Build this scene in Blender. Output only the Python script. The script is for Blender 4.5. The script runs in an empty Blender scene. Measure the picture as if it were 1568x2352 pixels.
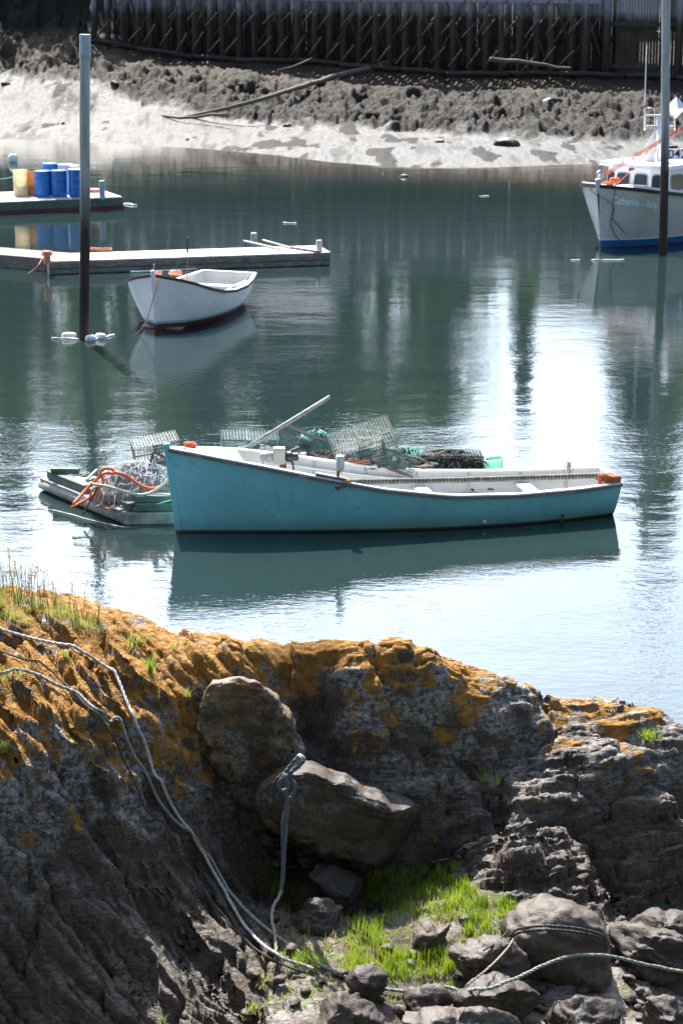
import bpy, math, random
import numpy as np
from mathutils import Vector, Matrix
R = math.radians
random.seed(7)
rng = np.random.default_rng(11)
S = bpy.context.scene
COL = S.collection

# ---------------------------------------------------------------- camera, sky, sun, exposure
F, CX, CY, CAMZ, PITCH = 5000.0, 784.0, 1176.0, 9.0, R(14.5)   # a 1568 x 2352 picture of a 115 mm lens, 9 m above the water
cam = bpy.data.cameras.new('camera'); cam_o = bpy.data.objects.new('camera', cam); COL.objects.link(cam_o)
cam.sensor_fit = 'HORIZONTAL'; cam.sensor_width = 24.0; cam.lens = 24.0 * F / 1568.0
cam.clip_start = 0.5; cam.clip_end = 4000
cam_o.location = (0, 0, CAMZ); cam_o.rotation_euler = (R(90) - PITCH, 0, 0)
cam.dof.use_dof = True; cam.dof.focus_distance = 17.0; cam.dof.aperture_fstop = 8.0
S.camera = cam_o

CLOUD = 35.0
SUN_EL, SUN_AZ = R(51), R(-16)          # behind the wharf, a little to the left
W = bpy.data.worlds.new('World'); S.world = W; W.use_nodes = True
wt = W.node_tree; wt.nodes.clear()
sky = wt.nodes.new('ShaderNodeTexSky'); sky.sky_type = 'NISHITA'; sky.sun_disc = False
sky.sun_elevation = SUN_EL; sky.sun_rotation = SUN_AZ; sky.dust_density = 0.6; sky.air_density = 1.0; sky.ozone_density = 1.2
def wn(kind, **kw):
    n = wt.nodes.new(kind)
    for k, v in kw.items(): setattr(n, k, v)
    return n
L = wt.links.new
tc = wn('ShaderNodeTexCoord'); mp = wn('ShaderNodeMapping'); mp.inputs['Scale'].default_value = (1.0, 1.0, 2.6)
nz = wn('ShaderNodeTexNoise'); nz.inputs['Scale'].default_value = 2.3; nz.inputs['Detail'].default_value = 6
rp = wn('ShaderNodeMapRange'); rp.inputs['From Min'].default_value = 0.38; rp.inputs['From Max'].default_value = 0.62
rp.inputs['To Min'].default_value = 0.45; rp.inputs['To Max'].default_value = 1.0
L(tc.outputs['Generated'], mp.inputs['Vector']); L(mp.outputs[0], nz.inputs['Vector']); L(nz.outputs['Fac'], rp.inputs['Value'])
# thin white cloud lit from behind: brightest towards the sun, dim on the far side of the sky
dt = wn('ShaderNodeVectorMath', operation='DOT_PRODUCT'); L(tc.outputs['Generated'], dt.inputs[0])
dt.inputs[1].default_value = (math.sin(SUN_AZ) * math.cos(R(34)), math.cos(SUN_AZ) * math.cos(R(34)), math.sin(R(34)))
m0 = wn('ShaderNodeMath', operation='MAXIMUM'); L(dt.outputs['Value'], m0.inputs[0]); m0.inputs[1].default_value = 0.0
m1 = wn('ShaderNodeMath', operation='POWER'); L(m0.outputs[0], m1.inputs[0]); m1.inputs[1].default_value = 5.0
m2 = wn('ShaderNodeMath', operation='MULTIPLY'); L(m1.outputs[0], m2.inputs[0]); L(rp.outputs[0], m2.inputs[1])
mc = wn('ShaderNodeMixRGB', blend_type='MULTIPLY'); mc.inputs['Fac'].default_value = 1; L(m2.outputs[0], mc.inputs['Color1'])
mc.inputs['Color2'].default_value = (CLOUD * 0.87, CLOUD * 0.96, CLOUD * 1.08, 1)
mx = wn('ShaderNodeMixRGB', blend_type='ADD'); mx.inputs['Fac'].default_value = 1
L(sky.outputs[0], mx.inputs['Color1']); L(mc.outputs[0], mx.inputs['Color2'])
bg = wn('ShaderNodeBackground'); bg.inputs['Strength'].default_value = 0.085; wo = wn('ShaderNodeOutputWorld')
L(mx.outputs[0], bg.inputs['Color']); L(bg.outputs[0], wo.inputs['Surface'])

sl = bpy.data.lights.new('sun', 'SUN'); sl.energy = 5.0; sl.angle = R(0.5); sl.color = (1.0, 0.95, 0.87)
sun = bpy.data.objects.new('sun', sl); COL.objects.link(sun)
sdir = Vector((math.sin(SUN_AZ) * math.cos(SUN_EL), math.cos(SUN_AZ) * math.cos(SUN_EL), math.sin(SUN_EL)))
sun.rotation_euler = sdir.to_track_quat('Z', 'Y').to_euler(); sun.location = (0, 60, 60)
S.view_settings.view_transform = 'Standard'; S.view_settings.look = 'None'
S.view_settings.exposure = 1.47; S.view_settings.gamma = 1.0
S.cycles.max_bounces = 8; S.cycles.transparent_max_bounces = 16

# ---------------------------------------------------------------- picture to place
cp, sp = math.cos(PITCH), math.sin(PITCH)
def ray(px, py):
    a, b = (px - CX) / F, (CY - py) / F
    return Vector((a, cp + b * sp, -sp + b * cp))
def P(px, py, z=0.0):
    r = ray(px, py); t = (z - CAMZ) / r.z
    return Vector((0, 0, CAMZ)) + r * t
def PY(px, py, y):
    r = ray(px, py); return Vector((0, 0, CAMZ)) + r * (y / r.y)
def project(v):
    x, y, z = v[0], v[1], v[2] - CAMZ
    d = y * cp - z * sp; u = y * sp + z * cp
    return CX + F * x / d, CY - F * u / d

# ---------------------------------------------------------------- noise in numpy
_perm = rng.permutation(256); _perm = np.concatenate([_perm, _perm, _perm])
_g = rng.normal(size=(256, 3)); _g /= np.linalg.norm(_g, axis=1)[:, None]
def pnoise(x, y, z):
    x, y, z = [np.asarray(a, dtype=np.float64) for a in np.broadcast_arrays(x, y, z)]
    xi, yi, zi = np.floor(x).astype(int), np.floor(y).astype(int), np.floor(z).astype(int)
    xf, yf, zf = x - xi, y - yi, z - zi
    u, v, w = [t * t * t * (t * (t * 6 - 15) + 10) for t in (xf, yf, zf)]
    xi &= 255; yi &= 255; zi &= 255
    def gr(a, b, c):
        h = _perm[(_perm[(_perm[(xi + a) & 255] + yi + b) & 255] + zi + c) & 255]
        g = _g[h]; return g[..., 0] * (xf - a) + g[..., 1] * (yf - b) + g[..., 2] * (zf - c)
    def lp(t, a, b): return a + t * (b - a)
    r = lp(w, lp(v, lp(u, gr(0,0,0), gr(1,0,0)), lp(u, gr(0,1,0), gr(1,1,0))),
              lp(v, lp(u, gr(0,0,1), gr(1,0,1)), lp(u, gr(0,1,1), gr(1,1,1))))
    return r * 1.4
def fbm(x, y, z, octv=4, gain=0.5, lac=2.03):
    s, a = 0, 1.0
    for i in range(octv):
        s = s + a * pnoise(x, y, z); x, y, z = x * lac + 13.7, y * lac + 5.1, z * lac + 9.3; a *= gain
    return s
def ridged(x, y, z, octv=4, gain=0.5, lac=2.1):
    s, a = 0, 1.0
    for i in range(octv):
        s = s + a * (1 - np.abs(pnoise(x, y, z)) * 2.2); x, y, z = x * lac + 3.7, y * lac + 15.1, z * lac + 7.3; a *= gain
    return s
def sstep(a, b, x):
    t = np.clip((x - a) / (b - a), 0, 1); return t * t * (3 - 2 * t)
def terrace(v, n, k=0.35):
    q = v * n; f = np.floor(q); r = q - f
    return (f + sstep(0.5 - k, 0.5 + k, r)) / n

# ---------------------------------------------------------------- material helper
class NG:
    def __init__(s, name):
        s.m = bpy.data.materials.new(name); s.m.use_nodes = True; s.t = s.m.node_tree; s.t.nodes.clear()
        s.out = s.t.nodes.new('ShaderNodeOutputMaterial')
        s.b = s.t.nodes.new('ShaderNodeBsdfPrincipled'); s.t.links.new(s.b.outputs[0], s.out.inputs['Surface'])
        s.tc = s.t.nodes.new('ShaderNodeTexCoord'); s.geo = s.t.nodes.new('ShaderNodeNewGeometry')
        s.pos = s.tc.outputs['Object']
    def put(s, sock, v):
        if isinstance(v, bpy.types.NodeSocket): s.t.links.new(v, sock)
        elif isinstance(v, tuple) and len(v) == 3 and sock.type == 'RGBA': sock.default_value = (*v, 1)
        else: sock.default_value = v
    def map(s, scale=(1,1,1), rot=(0,0,0), loc=(0,0,0), vec=None):
        n = s.t.nodes.new('ShaderNodeMapping'); s.put(n.inputs['Vector'], vec or s.pos)
        n.inputs['Scale'].default_value = scale; n.inputs['Rotation'].default_value = rot; n.inputs['Location'].default_value = loc
        return n.outputs[0]
    def noise(s, scale, detail=4, rough=0.55, vec=None, dist=0.0, col=False):
        n = s.t.nodes.new('ShaderNodeTexNoise'); s.put(n.inputs['Vector'], vec or s.pos)
        n.inputs['Scale'].default_value = scale; n.inputs['Detail'].default_value = detail
        n.inputs['Roughness'].default_value = rough; n.inputs['Distortion'].default_value = dist
        return n.outputs['Color' if col else 'Fac']
    def voro(s, scale, vec=None, feat='F1', out='Distance'):
        n = s.t.nodes.new('ShaderNodeTexVoronoi'); s.put(n.inputs['Vector'], vec or s.pos); n.feature = feat
        n.inputs['Scale'].default_value = scale; return n.outputs[out]
    def rng(s, v, a, b, c=0.0, d=1.0, smooth=False):
        n = s.t.nodes.new('ShaderNodeMapRange'); s.put(n.inputs['Value'], v)
        if smooth: n.interpolation_type = 'SMOOTHSTEP'
        for k, q in zip(('From Min', 'From Max', 'To Min', 'To Max'), (a, b, c, d)): n.inputs[k].default_value = q
        return n.outputs[0]
    def math(s, op, a, b=0.0):
        n = s.t.nodes.new('ShaderNodeMath'); n.operation = op; s.put(n.inputs[0], a); s.put(n.inputs[1], b); return n.outputs[0]
    def mix(s, f, a, b, mode='MIX'):
        n = s.t.nodes.new('ShaderNodeMixRGB'); n.blend_type = mode
        s.put(n.inputs[0], f); s.put(n.inputs[1], a); s.put(n.inputs[2], b); return n.outputs[0]
    def sep(s, v=None, i='Z'):
        n = s.t.nodes.new('ShaderNodeSeparateXYZ'); s.put(n.inputs[0], v or s.pos); return n.outputs[i]
    def bump(s, h, strength=0.5, dist=0.01, nrm=None):
        n = s.t.nodes.new('ShaderNodeBump'); s.put(n.inputs['Height'], h)
        n.inputs['Strength'].default_value = strength; n.inputs['Distance'].default_value = dist
        if nrm: s.put(n.inputs['Normal'], nrm)
        return n.outputs[0]
    def fin(s, col=None, rough=0.7, nrm=None, **kw):
        if col is not None: s.put(s.b.inputs['Base Color'], col)
        s.put(s.b.inputs['Roughness'], rough)
        if nrm: s.put(s.b.inputs['Normal'], nrm)
        for k, v in kw.items(): s.put(s.b.inputs[k.replace('_', ' ')], v)
        return s.m

MAT = {}
def simple(name, col, rough=0.6, var=0.25, scale=6.0, bump=0.15, bdist=0.004, metal=0.0, dirt=None):
    g = NG(name); n = g.noise(scale, 5)
    c2 = tuple(max(0, q * (1 - var)) for q in col); c1 = tuple(min(1, q * (1 + var * 0.5)) for q in col)
    c = g.mix(g.rng(n, 0.3, 0.7), c2, c1)
    if dirt: c = g.mix(g.rng(g.noise(scale * 0.5, 6, 0.65, g.map((1, 1, 1), loc=(5, 2, 1))), 0.52, 0.72), c, dirt)
    nb = g.bump(g.noise(scale * 6, 3), bump, bdist)
    MAT[name] = g.fin(c, rough, nb, Metallic=metal); return MAT[name]

def wood(name, col, dark, axis='Z', rough=0.85, scale=1.0, bump=0.6):
    g = NG(name)
    sc = {'X': (0.6, 9, 9), 'Y': (9, 0.6, 9), 'Z': (9, 9, 0.6)}[axis]; sc = tuple(q * scale for q in sc)
    n = g.noise(2.2, 6, 0.62, g.map(sc)); n2 = g.noise(1.3 * scale, 4)
    c = g.mix(g.rng(n, 0.34, 0.66), dark, col); c = g.mix(g.rng(n2, 0.45, 0.75, 0, 0.5), c, dark)
    MAT[name] = g.fin(c, rough, g.bump(n, bump, 0.008)); return MAT[name]

# ---------------------------------------------------------------- mesh builder
class MB:
    def __init__(s): s.v = []; s.f = []
    def add(s, vs, fs):
        o = len(s.v); s.v += [tuple(q) for q in vs]; s.f += [tuple(i + o for i in q) for q in fs]
    def box(s, c, size, rot=None, taper=1.0):
        c = Vector(c); hx, hy, hz = size[0] / 2, size[1] / 2, size[2] / 2
        vs = [Vector((x * hx * (taper if z > 0 else 1), y * hy * (taper if z > 0 else 1), z * hz)) for z in (-1, 1) for x, y in ((-1,-1),(1,-1),(1,1),(-1,1))]
        if rot is not None: vs = [rot @ q for q in vs]
        s.add([c + q for q in vs], [(3,2,1,0),(4,5,6,7),(0,1,5,4),(1,2,6,5),(2,3,7,6),(3,0,4,7)]); return s
    def beam(s, a, b, w, h, up=(0, 0, 1)):
        a, b = Vector(a), Vector(b); d = b - a; L_ = d.length; d.normalize(); u = Vector(up)
        if abs(d.dot(u)) > 0.95: u = Vector((1, 0, 0))
        x = d.cross(u).normalized(); z = x.cross(d)
        m = Matrix((x, d, z)).transposed(); return s.box((a + b) / 2, (w, L_, h), m)
    def tube(s, pts, r, n=8, cap=True):
        pts = [Vector(q) for q in pts]; m = len(pts)
        rr = [r] * m if not hasattr(r, '__len__') else list(r)
        t0 = (pts[1] - pts[0]).normalized(); u = Vector((0, 0, 1)) if abs(t0.z) < 0.9 else Vector((1, 0, 0))
        nrm = t0.cross(u).normalized(); vs = []
        for i in range(m):
            t = (pts[min(i + 1, m - 1)] - pts[max(i - 1, 0)]).normalized()
            nrm = (nrm - t * nrm.dot(t)).normalized(); bi = t.cross(nrm)
            for k in range(n):
                a = 2 * math.pi * k / n; vs.append(pts[i] + (nrm * math.cos(a) + bi * math.sin(a)) * rr[i])
        fs = [(i*n+k, i*n+(k+1)%n, (i+1)*n+(k+1)%n, (i+1)*n+k) for i in range(m-1) for k in range(n)]
        if cap: fs += [tuple(range(n-1, -1, -1)), tuple((m-1)*n + k for k in range(n))]
        s.add(vs, fs); return s
    def rope(s, pts, r, pitch=None, n=5, strands=3, step=None):
        pitch = pitch or r * 7; step = step or pitch / 7; pts = resample(pts, step); m = len(pts)
        t0 = (pts[1] - pts[0]).normalized(); u = Vector((0, 0, 1)) if abs(t0.z) < 0.9 else Vector((1, 0, 0))
        nrm = t0.cross(u).normalized(); fr = []
        for i in range(m):
            t = (pts[min(i + 1, m - 1)] - pts[max(i - 1, 0)]).normalized()
            nrm = (nrm - t * nrm.dot(t)).normalized(); fr.append((nrm.copy(), t.cross(nrm)))
        for k in range(strands):
            q = []
            for i in range(m):
                a = 2 * math.pi * (k / strands + i * step / pitch)
                q.append(pts[i] + (fr[i][0] * math.cos(a) + fr[i][1] * math.sin(a)) * r * 0.5)
            s.tube(q, r * 0.56, n)
        return s
    def lathe(s, prof, c=(0, 0, 0), n=20, rot=None):
        c = Vector(c); vs = []
        for (r, z) in prof:
            for k in range(n):
                a = 2 * math.pi * k / n; q = Vector((r * math.cos(a), r * math.sin(a), z)); vs.append(c + (rot @ q if rot is not None else q))
        m = len(prof)
        fs = [(i*n+k, i*n+(k+1)%n, (i+1)*n+(k+1)%n, (i+1)*n+k) for i in range(m-1) for k in range(n)]
        fs += [tuple(range(n-1, -1, -1)), tuple((m-1)*n + k for k in range(n))]
        s.add(vs, fs); return s
    def build(s, name, mat, parent=None, smooth=False, bevel=0.0, loc=None):
        me = bpy.data.meshes.new(name); w = Vector((0, 0, 0)); p = parent
        while p: w = w + p.location; p = p.parent
        me.from_pydata([Vector(q) - w for q in s.v] if parent else s.v, [], s.f); me.update()
        if parent is None and name:      # put the origin of a single mesh at the middle of its foot
            a = np.array(s.v); o3 = Vector(((a[:, 0].min() + a[:, 0].max()) / 2, (a[:, 1].min() + a[:, 1].max()) / 2, a[:, 2].min()))
            me.transform(Matrix.Translation(-o3)); o = finish(me, name, mat, None, smooth, bevel); o.location = o3; return o
        return finish(me, name, mat, parent, smooth, bevel, loc)
def finish(me, name, mat, parent=None, smooth=False, bevel=0.0, loc=None):
    me.materials.append(mat)
    if smooth: me.shade_smooth()
    o = bpy.data.objects.new(name, me); COL.objects.link(o)
    if smooth == 'auto': me.set_sharp_from_angle(angle=R(35))
    if bevel:
        b = o.modifiers.new('bevel', 'BEVEL'); b.width = bevel; b.segments = 2; b.limit_method = 'ANGLE'; b.angle_limit = R(40)
    if parent: o.parent = parent
    if loc is not None: o.location = loc
    return o
def resample(pts, step):
    pts = [Vector(q) for q in pts]
    # Catmull-Rom through the points, then even spacing
    d = []
    for i in range(len(pts) - 1):
        p0, p1, p2, p3 = pts[max(i-1, 0)], pts[i], pts[i+1], pts[min(i+2, len(pts)-1)]
        k = max(2, int((p2 - p1).length / step) + 1)
        for j in range(k):
            t = j / k
            d.append(0.5 * ((2*p1) + (p2-p0)*t + (2*p0-5*p1+4*p2-p3)*t*t + (3*p1-p0-3*p2+p3)*t*t*t))
    d.append(pts[-1]); out = [d[0]]; acc = 0
    for i in range(1, len(d)):
        acc += (d[i] - d[i-1]).length
        if acc >= step: out.append(d[i]); acc = 0
    if (out[-1] - d[-1]).length > 1e-5: out.append(d[-1])
    return out
def tag(o, label=None, cat=None, group=None, kind=None):
    if label: o['label'] = label
    if cat: o['category'] = cat
    if group: o['group'] = group
    if kind: o['kind'] = kind
    return o
def empty(name, loc=(0, 0, 0), rz=0.0, label=None, cat=None, group=None):
    o = bpy.data.objects.new(name, None); COL.objects.link(o); o.location = loc; o.rotation_euler = (0, 0, rz); o.empty_display_size = 0.2
    return tag(o, label, cat, group)
def copy_tree(o, parent=None):
    c = o.copy(); COL.objects.link(c)
    if parent: c.parent = parent
    for ch in list(o.children): copy_tree(ch, c)
    return c
def grid_mesh(X, Y, Z, name, mat, keep=None, smooth=True):
    h, w = X.shape; co = np.stack([X, Y, Z], -1).reshape(-1, 3).astype(np.float32)
    i = np.arange(h * w).reshape(h, w)
    q = np.stack([i[:-1, :-1], i[:-1, 1:], i[1:, 1:], i[1:, :-1]], -1).reshape(-1, 4)
    if keep is not None: q = q[keep[:-1, :-1].reshape(-1)]
    me = bpy.data.meshes.new(name); me.vertices.add(len(co)); me.vertices.foreach_set('co', co.ravel())
    me.loops.add(len(q) * 4); me.loops.foreach_set('vertex_index', q.ravel().astype(np.int32))
    me.polygons.add(len(q)); me.polygons.foreach_set('loop_start', np.arange(len(q), dtype=np.int32) * 4)
    me.polygons.foreach_set('loop_total', np.full(len(q), 4, dtype=np.int32)); me.update(calc_edges=True); me.validate()
    return finish(me, name, mat, None, smooth)
def rbf(cp_, lam=0.0):
    A = np.array(cp_, float); c = A[:, :2]; n = len(A)
    def K(r2): return 0.5 * r2 * np.log(r2 + 1e-9)
    M = np.zeros((n + 3, n + 3)); d = ((c[:, None] - c[None]) ** 2).sum(-1); M[:n, :n] = K(d) + lam * np.eye(n)
    M[:n, n] = 1; M[n, :n] = 1; M[:n, n+1:] = c; M[n+1:, :n] = c.T
    w = np.linalg.solve(M, np.concatenate([A[:, 2], np.zeros(3)]))
    def f(X, Y):
        out = w[n] + w[n+1] * X + w[n+2] * Y
        for k in range(n): out = out + w[k] * K((X - c[k, 0]) ** 2 + (Y - c[k, 1]) ** 2)
        return out
    return f
def seg_dist(X, Y, pts):
    best = np.full(X.shape, 1e9)
    for a, b in zip(pts[:-1], pts[1:]):
        dx, dy = b[0] - a[0], b[1] - a[1]; t = np.clip(((X - a[0]) * dx + (Y - a[1]) * dy) / (dx*dx + dy*dy + 1e-12), 0, 1)
        best = np.minimum(best, np.hypot(X - a[0] - t * dx, Y - a[1] - t * dy))
    return best
def clip_poly(X, Y, poly):
    ins = np.zeros(X.shape, bool); n = len(poly)
    for i in range(n):
        (x1, y1), (x2, y2) = poly[i][:2], poly[(i + 1) % n][:2]
        c = ((y1 > Y) != (y2 > Y)) & (X < (x2 - x1) * (Y - y1) / (y2 - y1 + 1e-12) + x1); ins ^= c
    return ins

# ================================================================ SETTING: near bedrock
COLS = {   # picture column: rows with elevations above the water, crest first
 -350: [(1330,4.8),(1450,4.7),(1600,4.55),(1800,4.1),(2000,3.65),(2200,3.2),(2400,2.8)],
 0:    [(1355,4.72),(1450,4.62),(1560,4.5),(1700,4.25),(1850,3.92),(2000,3.58),(2150,3.22),(2352,2.76),(2450,2.6)],
 200:  [(1390,4.62),(1500,4.5),(1650,4.3),(1800,3.98),(2000,3.5),(2200,3.08),(2352,2.78),(2450,2.6)],
 400:  [(1448,4.48),(1540,4.36),(1650,4.12),(1800,3.78),(2000,3.32),(2200,3.0),(2352,2.78)],
 550:  [(1470,4.38),(1600,4.16),(1750,3.78),(1900,3.34),(2050,3.10),(2200,2.95),(2352,2.78),(2450,2.65)],
 670:  [(1482,4.32),(1600,4.10),(1750,3.70),(1850,3.36),(1950,3.08),(2100,2.95),(2250,2.88),(2352,2.8)],
 850:  [(1482,4.32),(1600,4.10),(1750,3.74),(1880,3.32),(1980,3.06),(2100,2.95),(2250,2.88),(2352,2.8),(2450,2.7)],
 1000: [(1510,4.22),(1620,4.02),(1750,3.68),(1880,3.24),(1960,3.12),(2050,3.0),(2200,2.9),(2352,2.76)],
 1200: [(1588,4.0),(1680,3.74),(1780,3.5),(1880,3.34),(1950,3.26),(2050,3.07),(2150,2.96),(2352,2.7),(2450,2.6)],
 1400: [(1622,3.82),(1700,3.66),(1800,3.48),(1900,3.2),(2000,2.96),(2120,2.78),(2250,2.72),(2352,2.66)],
 1568: [(1680,3.62),(1750,3.5),(1850,3.28),(1950,2.94),(2100,2.68),(2200,2.62),(2352,2.54),(2450,2.5)],
 1900: [(1790,3.3),(1900,3.1),(2050,2.7),(2200,2.5),(2400,2.4)],
}
cps = []
for px, rows in COLS.items():
    for i, (py, z) in enumerate(rows):
        v = P(px, py, z); cps.append((v.x, v.y, v.z))
        if i == 0:
            for dy, dz in ((0.35, 0.16), (0.9, 0.75), (1.8, 2.2), (3.0, 4.4)): cps.append((v.x * (1 + dy / v.y), v.y + dy, v.z - dz))
        if i == len(rows) - 1: cps.append((v.x, v.y - 0.8, v.z - 0.35)); cps.append((v.x, v.y - 2.0, v.z - 0.7))
base_f = rbf(cps, 0.004)
DX, DY = 0.0100, 0.0095
xs = np.arange(-3.05, 3.35, DX); ys = np.arange(10.3, 18.2, DY)
GX, GY = np.meshgrid(xs, ys)
H0 = base_f(GX, GY)
def W2(px, py):        # picture point to the base surface, by marching the ray
    r = ray(px, py)
    for t in np.arange(10.0, 20.0, 0.02):
        q = Vector((0, 0, CAMZ)) + r * t
        if q.z < base_f(np.array(q.x), np.array(q.y)): break
    return (q.x, q.y)
def line2(pts): return [W2(*p) for p in pts]
wx = GX + 0.06 * fbm(GX * 1.7, GY * 1.7, 0.5, 3); wy = GY + 0.06 * fbm(GX * 1.7, GY * 1.7, 8.5, 3)
wx = wx + 0.022 * fbm(GX * 9, GY * 9, 0.5, 2); wy = wy + 0.022 * fbm(GX * 9, GY * 9, 3.5, 2)
Z = H0.copy()
# big blocks: swell each one over the base surface, so that creases fall along their outlines
BLOCKS = [
 (0.10, [(-200,1330),(0,1362),(250,1400),(430,1460),(300,1500),(100,1480),(-200,1450)]),
 (0.13, [(230,1470),(330,1480),(372,1560),(430,1680),(520,1850),(600,2010),(560,2080),(430,1900),(300,1700),(200,1560)]),
 (0.14, [(60,1560),(180,1600),(300,1760),(430,1960),(560,2190),(480,2230),(300,2010),(150,1800),(40,1660)]),
 (0.13, [(-200,1560),(40,1640),(130,1760),(290,2010),(470,2260),(420,2360),(150,2080),(-200,1750)]),
 (0.16, [(-200,1800),(100,1990),(330,2280),(330,2420),(-200,2420)]),
 (0.10, [(330,1500),(460,1465),(560,1500),(640,1600),(700,1720),(730,1740),(640,1760),(560,1740),(480,1640),(400,1580)]),
 (0.12, [(470,1462),(640,1480),(662,1560),(668,1660),(600,1580),(520,1500)]),
 (0.13, [(665,1482),(795,1480),(880,1550),(925,1610),(860,1650),(690,1640),(672,1560)]),
 (0.15, [(800,1475),(960,1495),(1120,1560),(1270,1650),(1255,1700),(1160,1705),(1060,1660),(930,1600),(860,1530)]),
 (0.17, [(680,1650),(860,1655),(1000,1645),(1060,1700),(1120,1790),(1150,1890),(960,1900),(800,1800),(740,1740)]),
 (0.11, [(1065,1670),(1160,1710),(1240,1715),(1180,1760),(1150,1800),(1100,1740)]),
 (0.13, [(1230,1590),(1400,1610),(1568,1665),(1800,1740),(1800,1800),(1568,1740),(1400,1690),(1280,1660)]),
 (0.17, [(1170,1730),(1280,1680),(1420,1700),(1600,1750),(1800,1800),(1800,1960),(1600,1920),(1400,1890),(1290,1900),(1180,1880),(1150,1800)]),
 (0.17, [(970,1925),(1150,1915),(1280,1905),(1345,1950),(1400,2060),(1460,2130),(1350,2110),(1200,2040),(1060,2000),(960,1985)]),
 (0.12, [(1400,1960),(1800,1990),(1800,2150),(1568,2120),(1440,2100)]),
]
PXG = CX + F * GX / (GY * cp - (H0 - CAMZ) * sp)
PYG = CY - F * (GY * sp + (H0 - CAMZ) * cp) / (GY * cp - (H0 - CAMZ) * sp)
for amp, poly in BLOCKS:
    pl = line2(poly); pl2 = pl + [pl[0]]
    ins = clip_poly(wx, wy, pl); d = seg_dist(wx, wy, pl2)
    Z += np.where(ins, amp * 0.95 * (0.62 - np.exp(-d / 0.06)) - 0.01, -0.02 * np.exp(-d / 0.03))
# open cracks
CRACKS = [(0.10, 0.030, [(655,1478),(668,1560),(682,1650),(742,1742)]),
 (0.12, 0.028, [(800,1480),(870,1540),(925,1608),(1000,1645),(1060,1700),(1110,1790),(1150,1880),(1165,1915)]),
 (0.10, 0.028, [(1158,1900),(1148,1800),(1160,1712),(1262,1690),(1275,1655),(1235,1592)]),
 (0.10, 0.03, [(955,1915),(1100,1912),(1160,1905),(1290,1900),(1350,1950),(1400,2055)]),
 (0.07, 0.022, [(150,1550),(300,1750),(450,1960),(560,2160),(600,2300)]),
 (0.06, 0.022, [(20,1640),(130,1760),(290,2010),(470,2260)]),
 (0.06, 0.02, [(1300,1760),(1330,1830),(1400,1890)]), (0.05, 0.018, [(900,1660),(960,1760),(1060,1880)]),
 (0.05, 0.018, [(0,1900),(60,1990),(90,2100),(60,2250)]), (0.05, 0.018, [(150,2090),(230,2200),(250,2350)])]
for dp, w, pts in CRACKS:
    d = seg_dist(wx, wy, line2(pts)); Z -= 1.5 * dp * np.exp(-(d / (w * 1.15)) ** 2) 
# foliation: long plates, running down to the right on the left flank, nearly level on the right one
gul = clip_poly(GX + 0.06 * fbm(GX * 5, GY * 5, 2.2, 2), GY, line2([(600,1935),(720,1965),(960,2000),(1080,2010),(1190,2080),(1230,2130),(1300,2180),(1420,2200),(1800,2230),(1800,2500),(560,2500),(620,2330),(640,2200),(625,2080)]))
gd = sstep(0, 0.12, seg_dist(GX, GY, line2([(600,1935),(720,1965),(960,2000),(1080,2010),(1190,2080),(1230,2130),(1300,2180),(1420,2200),(1800,2230)]) ) )
soft = np.where(gul, 1 - 0.8 * gd, 1.0)
wl = sstep(0.25, -0.35, GX + 0.35 * (GY - 13.5) + 0.15 * fbm(GX, GY, 4.4, 2))
def foliate(ax, par_f, perp_f, zf, seed, amp):
    c, s_ = math.cos(ax), math.sin(ax); u = wx * c + wy * s_; v = -wx * s_ + wy * c
    zz = Z * 0.5
    a = fbm(u * par_f, v * perp_f + zz * zf, zz * zf * 0.6 + seed, 3)
    b = fbm(u * par_f * 2.6, v * perp_f * 3.0 + zz * zf * 2, zz * zf + seed + 5, 3)
    c_ = fbm(u * par_f * 5.0, v * perp_f * 6.5 + zz * zf * 5, zz * zf * 3 + seed, 2)
    e_ = ridged(u * 17, v * 30, zz * 20 + seed, 2)
    return amp * (0.036 * terrace(a, 3.4, 0.12) + 0.022 * terrace(b, 3.2, 0.09) + 0.013 * terrace(c_, 3, 0.1)) + 0.0035 * e_
def ledges(Zi, a_, b_, ax, steps, seed):
    c, s_ = math.cos(ax), math.sin(ax); u = wx * c + wy * s_; v = -wx * s_ + wy * c; z_ = Zi.copy()
    for st, kk, nf, na in steps:
        gq = z_ + a_ * wx + b_ * wy + st * na * fbm(u * nf * 0.55, v * nf * 2.4, seed + nf, 3); q = gq / st; f = np.floor(q); z_ = z_ + kk * ((f + sstep(0.72, 0.98, q - f) - q) + 0.3) * st
    return z_
zl = ledges(Z, 0.75, -0.04, R(-50), ((0.24, 0.55, 1.1, 0.7), (0.10, 0.8, 2.2, 0.8), (0.036, 0.8, 5.0, 0.8)), 3.0)
zr = ledges(Z, -0.13, 0.05, R(7), ((0.16, 0.6, 1.3, 0.8), (0.065, 0.85, 2.8, 0.9), (0.026, 0.85, 6.0, 0.9)), 8.0)
Z = Z + soft * ((wl * zl + (1 - wl) * zr) - Z)
crest = [P(px, rows[0][0], rows[0][1]) for px, rows in sorted(COLS.items())]
cyy = np.interp(GX, [c.x for c in crest], [c.y for c in crest]); damp = 1 - 0.60 * sstep(-0.9, -0.15, GY - cyy)
Z = H0 + (Z - H0) * damp
dl = foliate(R(-50), 0.7, 4.6, 1.5, 1.0, 0.85); dr = foliate(R(7), 1.0, 4.2, 5.0, 20.0, 1.15)
disp = (wl * dl + (1 - wl) * dr) * soft
disp += 0.03 * fbm(GX * 2.0, GY * 2.0, 3.3, 3) * soft
disp += 0.007 * fbm(GX * 11, GY * 11, 7.3, 3); disp *= 0.35 + 0.65 * damp
gy_, gx_ = np.gradient(Z, ys, xs); nl = np.sqrt(1 + gx_ ** 2 + gy_ ** 2)
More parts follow.
